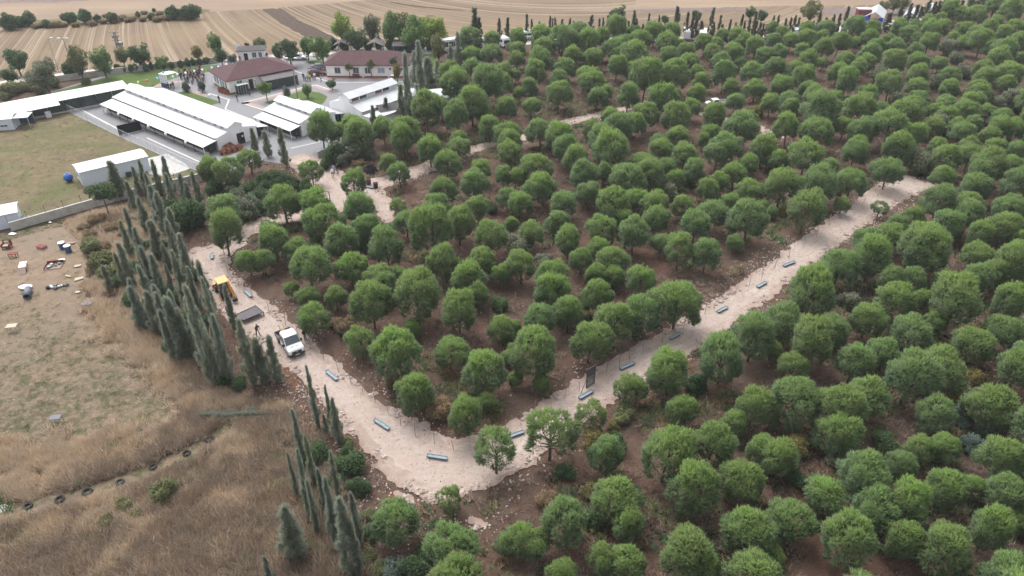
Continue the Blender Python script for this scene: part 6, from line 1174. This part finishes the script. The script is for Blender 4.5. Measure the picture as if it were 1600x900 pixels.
for k, (X, Y) in enumerate(got[:90]): person('person in the dense standing crowd between the display board and the hall', X, Y, math.pi*.45+random.gauss(0, .5), cc[k % 10], 'stand', 'crowd by the hall')
ang0 = 0
for x, y, c, kd, lab in [(265, 141, (.02, .02, .025), 'stand', 'person in black standing close to the display board'), (269, 142.5, (.02, .02, .025), 'walk', 'person in black stepping away from the display board'), (272, 139, (.03, .03, .04), 'stand', 'person in dark clothes beside the display board pole'),
    (343.5, 161, (.04, .04, .05), 'stand', 'person in dark clothes at the lawn wedge tip'), (371.5, 159, (.10, .10, .12), 'walk', 'person walking alone across the paved courtyard'), (390.5, 149.5, (.08, .03, .04), 'stand', 'person standing before the wire pen'), (388.5, 139, (.02, .02, .03), 'stand', 'person in black inside the wire pen'),
    (475, 126, (.03, .05, .12), 'stand', 'person in navy at the left of the colourful group'), (478, 127, (.35, .42, .5), 'stand', 'person in pale blue in the colourful group'), (481, 127.5, (.35, .5, .55), 'walk', 'person in light top in the middle of the colourful group'), (482.5, 125, (.65, .35, .03), 'stand', 'person in orange at the back of the colourful group'), (485, 127, (.5, .45, .05), 'stand', 'person in yellow in the colourful group'), (489, 125, (.2, .04, .05), 'stand', 'person in dark red beside the parked cars'), (492.5, 125.5, (.75, .72, .7), 'stand', 'person in white beside the parked cars'), (502, 128.5, (.3, .32, .36), 'stand', 'person alone on the pavement before the bungalow'),
    (408, 95, (.03, .03, .04), 'stand', 'person in black at the gatehouse wall'), (411, 94.5, (.15, .03, .06), 'stand', 'person in dark red at the gatehouse wall'), (414, 94, (.02, .03, .06), 'stand', 'person in navy right of the gatehouse'), (418, 93, (.03, .03, .03), 'stand', 'person farthest along from the gatehouse wall'), (376, 98, (.4, .05, .06), 'stand', 'person in red at the gatehouse left side'), (370, 98, (.05, .08, .3), 'stand', 'person in blue at the gatehouse left side'),
    (520.5, 278, (.75, .75, .76), 'stand', 'person in a white shirt standing at the gravel junction'), (522.5, 272, (.30, .30, .36), 'stand', 'person in grey among the three at the gravel junction'), (528, 272, (.03, .025, .03), 'stand', 'person in black at the gravel junction')]:
    person(lab, *at(x, y), random.uniform(0, 6.28), c, kd, z=.08 if y > 240 else .025)
person('worker in black standing beside the white flatbed truck', *at(478, 533), R(70), (.02, .02, .022), 'stand', z=.12); o = person('worker in dark clothes leaning on a long tool behind the cypresses', *at(404, 526), R(60), (.10, .06, .07), 'work', z=.09)
X, Y = at(404, 526); t = thing('long_shovel', 'long-handled shovel held by the worker behind the cypresses', 'shovel', (X+.25, Y-.35, .08), R(60)); MB().cyl((0, -.7, .1), (0, .1, 1.25), .02, .02, 6).build('handle', 'cream_p', t); MB().box(-.12, -1.0, .02, .12, -.66, .06).build('blade', 'rim', t)

# ------------------------------------------------------------------ vehicles
def wheel(root, x, y, r, w):
    a = MB().cyl((x, y-w/2, r), (x, y+w/2, r), r, None, 18).build('wheel', 'rubber', root); MB().cyl((x, y-w/2-.01, r), (x, y+w/2+.01, r), r*.58, None, 14).build('rim', 'rim', a)
def loft(prof, hw0, hw1, z0, z1):
    """closed side profile (x, z) widened to hw0 below z0 and hw1 above z1"""
    def hw(z): f = min(1, max(0, (z-z0)/(z1-z0))); return hw0+(hw1-hw0)*f
    n = len(prof); V = [(x, hw(z), z) for x, z in prof]+[(x, -hw(z), z) for x, z in prof]
    return MB().add(V, [tuple(range(n)), tuple(range(2*n-1, n-1, -1))]+[(i, i+n, (i+1) % n+n, (i+1) % n) for i in range(n)]), hw
def quad(root, name, mat, p, th=.02, off=None):
    P = [Vector(q) for q in p]; nrm = (P[1]-P[0]).cross(P[3]-P[0]).normalized(); return MB().hexa([tuple(q-nrm*th*.2) for q in P], [tuple(q+nrm*th) for q in P]).build(name, mat, root)
def bevel(o, w=.04):
    b = o.modifiers.new('bevel', 'BEVEL'); b.width = w; b.segments = 2; b.limit_method = 'ANGLE'; b.angle_limit = R(30); return o
def flatbed(label, O, rz):
    t = thing('flatbed_truck', label, 'truck', (*O, .09), rz, None, (.87, .87, .87))
    prof = [(.5, .42), (3.45, .42), (3.62, .55), (3.62, .95), (3.48, 1.16), (2.92, 1.40), (1.98, 2.28), (1.7, 2.38), (.62, 2.36), (.5, 2.2)]
    m, hw = loft(prof, 1.0, .84, 1.2, 2.35); bevel(m.build('body', 'van_white', t), .06)
    def sp(x, z, s, e=.012): return (x, s*(hw(z)+e), z)
    quad(t, 'windscreen', 'glass', [(2.86, .93, 1.45), (2.03, .82, 2.235), (2.03, -.82, 2.235), (2.86, -.93, 1.45)][::-1])
    for s in (1, -1):
        q = [sp(1.55, 1.45, s), sp(2.55, 1.45, s), sp(1.98, 2.12, s), sp(1.55, 2.15, s)]; quad(t, 'side_window', 'glass', q if s < 0 else q[::-1])
        q = [sp(.7, 1.45, s), sp(1.4, 1.45, s), sp(1.4, 2.14, s), sp(.7, 2.14, s)]; quad(t, 'side_window', 'glass', q if s < 0 else q[::-1])
        MB().box(2.35, s*1.02-.02*(s < 0)-(.22 if s < 0 else 0), 1.32, 2.5, s*1.02+(.22 if s > 0 else .02), 1.72).build('mirror', 'plastic_black', t)
        h = quad(t, 'headlight', 'lampglass', [(3.50, s*.62, .98), (3.63, s*.62, .84), (3.60, s*.99, .88), (3.40, s*.99, 1.16)][::(1 if s < 0 else -1)], .03)
        MB().box(.55, s*1.005-.012, .56, 3.3, s*1.005+.012, .68).build('side_moulding', 'plastic_black', t)
        MB().box(1.46, s*.99-.012, .5, 1.485, s*.99+.012, 1.4).build('door_seam', 'plastic_black', t)
        MB().box(3.02, s*.3-.22, 1.335, 3.12, s*.3+.22, 1.352).build('bonnet_vent', 'plastic_black', t).rotation_euler = (0, 0, 0)
    MB().box(3.60, -.6, .66, 3.66, .6, .98).build('grille', 'plastic_black', t); MB().box(3.655, -.14, .80, 3.675, .14, .9).build('emblem', 'rim', t)
    bevel(MB().box(3.5, -1.0, .36, 3.72, 1.0, .62).build('bumper', 'plastic_black', t), .05); MB().box(3.715, -.26, .42, 3.73, .26, .53).build('number_plate', 'white', t)
    for x in (.8, 1.15, 1.5): MB().box(x, -.75, 2.375, x+.04, .75, 2.40).build('roof_rib', 'whitemetal', t)
    MB().box(-1.3, -1.03, .82, .4, 1.03, .92).build('bed_floor', 'frame', t)
    for s in (1, -1): MB().box(-1.3, s*1.0-.03, .92, .4, s*1.0+.03, 1.3).build('bed_side', 'slate', t)
    MB().box(-1.33, -1.03, .92, -1.27, 1.03, 1.3).build('tailboard', 'slate', t)
    hb = MB()
    for y in (-.95, 0, .95): hb.cyl((.38, y, .9), (.38, y, 2.3), .035, .035, 6)
    for z in (1.5, 1.9, 2.3): hb.cyl((.38, -.97, z), (.38, .97, z), .035, .035, 6)
    hb.build('headboard', 'frame', t); MB().box(-1.2, -.4, .5, .8, .4, .8).build('chassis', 'frame', t)
    for x in (2.75, -.55):
        for y in (.88, -.88): wheel(t, x, y, .35, .24)
    return t
hd = (.58, -.81); fx, fy = at(466, 559); O = (fx-hd[0]*3.2, fy-hd[1]*3.2); rz = math.atan2(hd[1], hd[0]); flatbed('white crew-cab flatbed truck with dark windscreen on the gravel road', O, rz)
t = thing('yellow_compactor', 'yellow motor compactor loaded on the bed of the white truck', 'machine', (O[0]-hd[0]*.4, O[1]-hd[1]*.4, .90), rz, None, (.87, .87, .87))
bevel(MB().box(-.45, -.35, .12, .45, .35, .6).build('engine', 'yellow_plastic', t), .08); MB().box(-.55, -.42, 0, .55, .42, .12).build('base_plate', 'plastic_black', t); MB().ball((.1, .1, .72), .2, 10, 6).build('tank', 'yellow_plastic', t, True)
for y in (-.25, .25): MB().cyl((-.4, y, .5), (-1.0, y, 1.0), .025, .025, 6).build('handle', 'plastic_black', t)
def car(label, O, rz, paint, grp=None):
    t = thing('parked_car', label, 'car', (*O, .03), rz, grp); m, hw = loft([(-2.1, .35), (2.1, .32), (2.15, .6), (1.95, .78), (1.0, .93), (-1.6, .98), (-2.1, .92), (-2.15, .6)], .88, .86, .5, .9); bevel(m.build('body', paint, t), .07)
    g_, hw = loft([(-1.95, .95), (1.02, .92), (.25, 1.42), (-1.1, 1.46), (-1.6, 1.35)], .84, .62, .95, 1.45); bevel(g_.build('cabin', 'glass', t), .05); bevel(MB().hexa([(-1.15, -.64, 1.42), (.2, -.62, 1.40), (.2, .62, 1.40), (-1.15, .64, 1.42)], [(-1.05, -.56, 1.5), (.1, -.54, 1.48), (.1, .54, 1.48), (-1.05, .56, 1.5)]).build('roof', paint, t), .02)
    for x in (1.35, -1.3):
        for y in (.8, -.8): wheel(t, x, y, .32, .2)
    for s in (1, -1): MB().box(2.06, s*.62-.16, .6, 2.17, s*.62+.16, .74).build('headlight', 'lampglass', t); MB().box(-2.17, s*.66-.15, .68, -2.08, s*.66+.15, .84).build('tail_lamp', 'tail', t)
car('dark red car parked nearest the group beside the bungalow', at(495, 118), R(12), 'car_red'); car('black car parked behind the dark red car', at(496, 113.5), R(14), 'car_black'); car('dark grey car parked farthest from the courtyard group', at(501, 109), R(20), 'car_grey'); car('white car under the trees at the car park edge', at(467, 93), R(0), 'van_white')
def coach(label, O, rz, L=8., h=2.9, hw_=1.15, name='white_coach', cat='bus', grp=None):
    t = thing(name, label, cat, (*O, .1), rz, grp); m, hw = loft([(-L/2, .35), (L/2, .35), (L/2+.08, .9), (L/2-.12, h-.5), (L/2-.35, h), (-L/2+.1, h), (-L/2, h-.2)], hw_, hw_*.92, 1.2, h); bevel(m.build('body', 'van_white', t), .1)
    for s in (1, -1):
        n = max(3, int(L/1.5))
        for k in range(n): x0 = -L/2+.35+k*(L-1)/n; q = [(x0, s*(hw(1.35)+.01), 1.35), (x0+(L-1)/n-.12, s*(hw(1.35)+.01), 1.35), (x0+(L-1)/n-.12, s*(hw(h-.55)+.01), h-.55), (x0, s*(hw(h-.55)+.01), h-.55)]; quad(t, 'window', 'glass', q if s < 0 else q[::-1])
    quad(t, 'windscreen', 'glass', [(L/2+.05, -hw_*.85, 1.15), (L/2+.05, hw_*.85, 1.15), (L/2-.1, hw_*.82, h-.55), (L/2-.1, -hw_*.82, h-.55)], .05); MB().box(L/2+.0, -hw_*.9, .38, L/2+.14, hw_*.9, .62).build('bumper', 'plastic_black', t)
    for x in (L/2-1.6, -L/2+1.6):
        for y in (hw_-.12, -hw_+.12): wheel(t, x, y, .42, .26)
    return t
coach('white coach parked on the track beside the lime-green trees', at(713, 79), R(205), 9., 3.1); coach('white minibus half hidden behind field cypresses', at(784, 72), R(-60), 5.6, 2.5, 1.0, 'white_minibus', 'minibus'); coach('white van showing behind the first far cypresses', at(819, 63), R(15), 5.5, 2.4, 1.0, 'white_van', 'van')
coach('white van parked behind the pines left of the stubble track', at(757, 74), R(10), 5.2, 2.3, .95, 'white_van', 'van'); coach('white van behind the middle of the far cypress row', at(1072, 60), R(80), 5.2, 2.3, .95, 'white_van', 'van'); coach('white minibus behind the far cypress row right of its van', at(1097, 63), R(75), 5.6, 2.6, 1.0, 'white_minibus', 'minibus'); coach('small white van far along the cypress row', at(1243, 56), R(85), 4.8, 2.2, .9, 'white_van', 'van')
t = thing('white_pickup', 'white pickup truck half hidden among pines in the wood', 'pickup', (*at(1116, 166), .05), R(196), None, (.85, .85, .85)); m, hw = loft([(-.9, .4), (2.1, .4), (2.2, .8), (1.9, 1.05), (1.2, 1.15), (.6, 1.75), (-.7, 1.78), (-.9, 1.6)], .9, .74, 1.0, 1.75); bevel(m.build('cab', 'van_white', t), .06)
quad(t, 'windscreen', 'glass', [(1.17, .76, 1.2), (.64, .68, 1.7), (.64, -.68, 1.7), (1.17, -.76, 1.2)][::-1]); MB().box(-3.0, -.9, .6, -.95, .9, 1.15).build('bed', 'van_white', t); MB().box(-2.9, -.8, 1.1, -1.05, .8, 1.16).build('bed_floor', 'frame', t)
for s in (1, -1): q = [(-.6, s*(hw(1.2)+.01), 1.2), (.95, s*(hw(1.2)+.01), 1.2), (.55, s*(hw(1.68)+.01), 1.68), (-.6, s*(hw(1.68)+.01), 1.68)]; quad(t, 'side_window', 'glass', q if s < 0 else q[::-1])
for x in (1.4, -2.0):
    for y in (.78, -.78): wheel(t, x, y, .36, .22)
# backhoe digger, bucket towards the camera
t = thing('backhoe_digger', 'orange backhoe digger with a cream cab roof half behind cypresses', 'digger', (*at(352, 461), .09), R(-52), None, (.78, .78, .78))
bevel(MB().box(-2.0, -.5, .7, 1.2, .5, 1.35).build('chassis', 'digger_orange', t), .06); bevel(MB().box(-2.2, -.45, 1.1, -.9, .45, 1.75).build('bonnet', 'digger_orange', t), .08)
MB().box(-.85, -.72, 1.3, .85, .72, 2.55).build('cab_glass', 'glass', t)
for x in (-.85, .79):
    for y in (-.74, .68): MB().box(x, y, 1.3, x+.07, y+.07, 2.6).build('cab_pillar', 'plastic_black', t)
bevel(MB().box(-1.05, -.88, 2.6, 1.05, .88, 2.76).build('cab_roof', 'digger_cream', t), .07)
for x, r in ((-1.6, .5), (.85, .72)):
    for y in (.8, -.8): wheel(t, x, y, r, .36)
b = MB().hexa([(1.2, .35, 1.0), (1.5, .35, .9), (1.5, .6, .9), (1.2, .6, 1.0)], [(1.7, .35, 3.0), (2.05, .35, 2.85), (2.05, .6, 2.85), (1.7, .6, 3.0)]).build('boom', 'digger_orange', t)
MB().hexa([(1.72, .36, 2.95), (2.0, .36, 3.1), (2.0, .59, 3.1), (1.72, .59, 2.95)], [(3.1, .38, 1.0), (3.35, .38, 1.1), (3.35, .57, 1.1), (3.1, .57, 1.0)]).build('dipper_arm', 'digger_orange', t)
MB().prism([(2.9, .35), (3.5, .3), (3.55, .9), (3.2, 1.0), (3.3, .55)], .1, .85, 'y').build('bucket', 'plastic_black', t); MB().cyl((1.5, .47, 1.4), (2.1, .47, 2.5), .06, .06, 8).build('hydraulic_ram', 'rim', t)
for y in (.95, -.95): MB().hexa([(1.1, y-.1, .8), (1.3, y-.1, .8), (1.3, y+.1, .8), (1.1, y+.1, .8)], [(1.5, y-.1+.2*(1 if y > 0 else -1), 0.02), (1.8, y-.1+.2*(1 if y > 0 else -1), .02), (1.8, y+.1+.2*(1 if y > 0 else -1), .02), (1.5, y+.1+.2*(1 if y > 0 else -1), .02)]).build('stabiliser', 'digger_orange', t)
MB().hexa([(-2.9, -1.0, .2), (-2.3, -1.0, .1), (-2.3, 1.0, .1), (-2.9, 1.0, .2)], [(-2.7, -1.0, .9), (-2.45, -1.0, .9), (-2.45, 1.0, .9), (-2.7, 1.0, .9)]).build('loader_bucket', 'digger_orange', t)
# far encampment
t = thing('maroon_cabin', 'maroon cabin on stilts with a white roof beyond the cypress row', 'cabin', (*at(1345, 36), 0), R(-4))
MB().box(-1.8, -1.2, 1.4, 1.8, 1.2, 3.9).build('wall', 'redtrailer', t); MB().box(-1.95, -1.35, 3.9, 1.95, 1.35, 4.1).build('roof', 'roofw', t); MB().box(-.3, -1.23, 2.4, .3, -1.204, 3.1).build('window', 'glass', t)
for x in (-1.6, 1.5):
    for y in (-1.1, 1.0): MB().box(x, y, 0, x+.12, y+.12, 1.4).build('leg', 'frame', t)
for k in range(5): MB().box(-2.9+k*.2, -.6, .2+k*.26, -2.7+k*.2, .6, .26+k*.26).build('step', 'frame', t)
t = thing('marquee', 'large white marquee roof with blue ends behind the cypress row', 'tent', (*at(1362, 41), 0), R(62))
for s in (1, -1): MB().slab([(0, s*2.6, 2.3), (12, s*2.6, 2.3), (12, s*.004, 3.9), (0, s*.004, 3.9)], .06).build('roof', 'roofw', t); MB().box(-.05, min(s*1.2, s*2.5), 1.4, .05, max(s*1.2, s*2.5), 2.5).build('end_cloth', 'bluecloth', t)
for x in (.1, 4, 8, 11.9):
    for y in (-2.5, 2.5): MB().cyl((x, y, 0), (x, y, 2.3), .06, .06, 6).build('pole', 'whitemetal', t)
# white tarps and plots seen between the far cypresses
for x, y, w, d, lab in ((1420, 30, 2.0, 9, 'white plastic greenhouse tunnel between the far right cypresses'), (1453, 18, 1.2, 9, 'narrow white greenhouse tunnel farthest along the cypress row')):
    t = thing('greenhouse_tunnel', lab, 'greenhouse', (*at(x, y+3), 0), R(60)); m = MB(); m.prism([(w*math.cos(a), .3+w*math.sin(a)) for a in np.linspace(0, math.pi, 9)]+[(-w, 0), (w, 0)], 0, d); m.build('cover', 'roofw', t)
    for k in range(4): MB().box(k*d/3-.03, -w-.04, 0, k*d/3+.03, -w+.02, .32).build('peg', 'frame', t)
# fallen trees and poles
X, Y = at(366, 650); t = plant('fallen_cypress', 'felled grey-green cypress lying on the dry grass', 'fallen tree', CYP[2], (*at(428, 653), .45), 0, (.5, .5, 7.0)); t.rotation_euler = (0, R(-88), R(2))
def stick(label, x0, y0, x1, y1, r=.06):
    A, B = at(x0, y0), at(x1, y1); o = setp(MB().cyl((0, 0, .12), ((B[0]-A[0])*.55, (B[1]-A[1])*.55+.1, .3), r, r*.8, 6).cyl(((B[0]-A[0])*.55, (B[1]-A[1])*.55+.1, .3), (B[0]-A[0], B[1]-A[1], .12), r*.8, r*.4, 6).build('fallen_branch', 'twig'), label, 'branch'); o.location = (*A, .03)
stick('bare bent branch lying under the broad bank cypress', 518, 868, 565, 898); stick('pale dead branch below the gravel tongue', 722, 866, 732, 882, .04); stick('grey dead branch on the wood floor below the bend', 880, 763, 905, 778, .05); stick('grey log lying beside the thicket under the paved yard', 470, 288, 492, 302, .14); stick('bleached branch beside the looped fence gate', 878, 595, 840, 590, .05)

# ------------------------------------------------------------------ the thin autumn haze
hz = NT('haze'); hz.t.nodes.remove(hz.b); pv = hz.n('ShaderNodeVolumePrincipled'); pv.inputs['Color'].default_value = (.86, .90, .95, 1); pv.inputs['Density'].default_value = .00016; pv.inputs['Anisotropy'].default_value = .2
hz.t.links.new(pv.outputs[0], hz.out.inputs['Volume'])
setp(MB().box(-3050, -2550, -1.2, 3050, 3550, 52).build('haze', hz.m), kind='stuff'); bpy.data.objects['haze']['label'] = 'thin pale haze over the whole landscape'; bpy.data.objects['haze']['category'] = 'haze'
SC.cycles.volume_bounces = 1; SC.cycles.volume_step_rate = 20
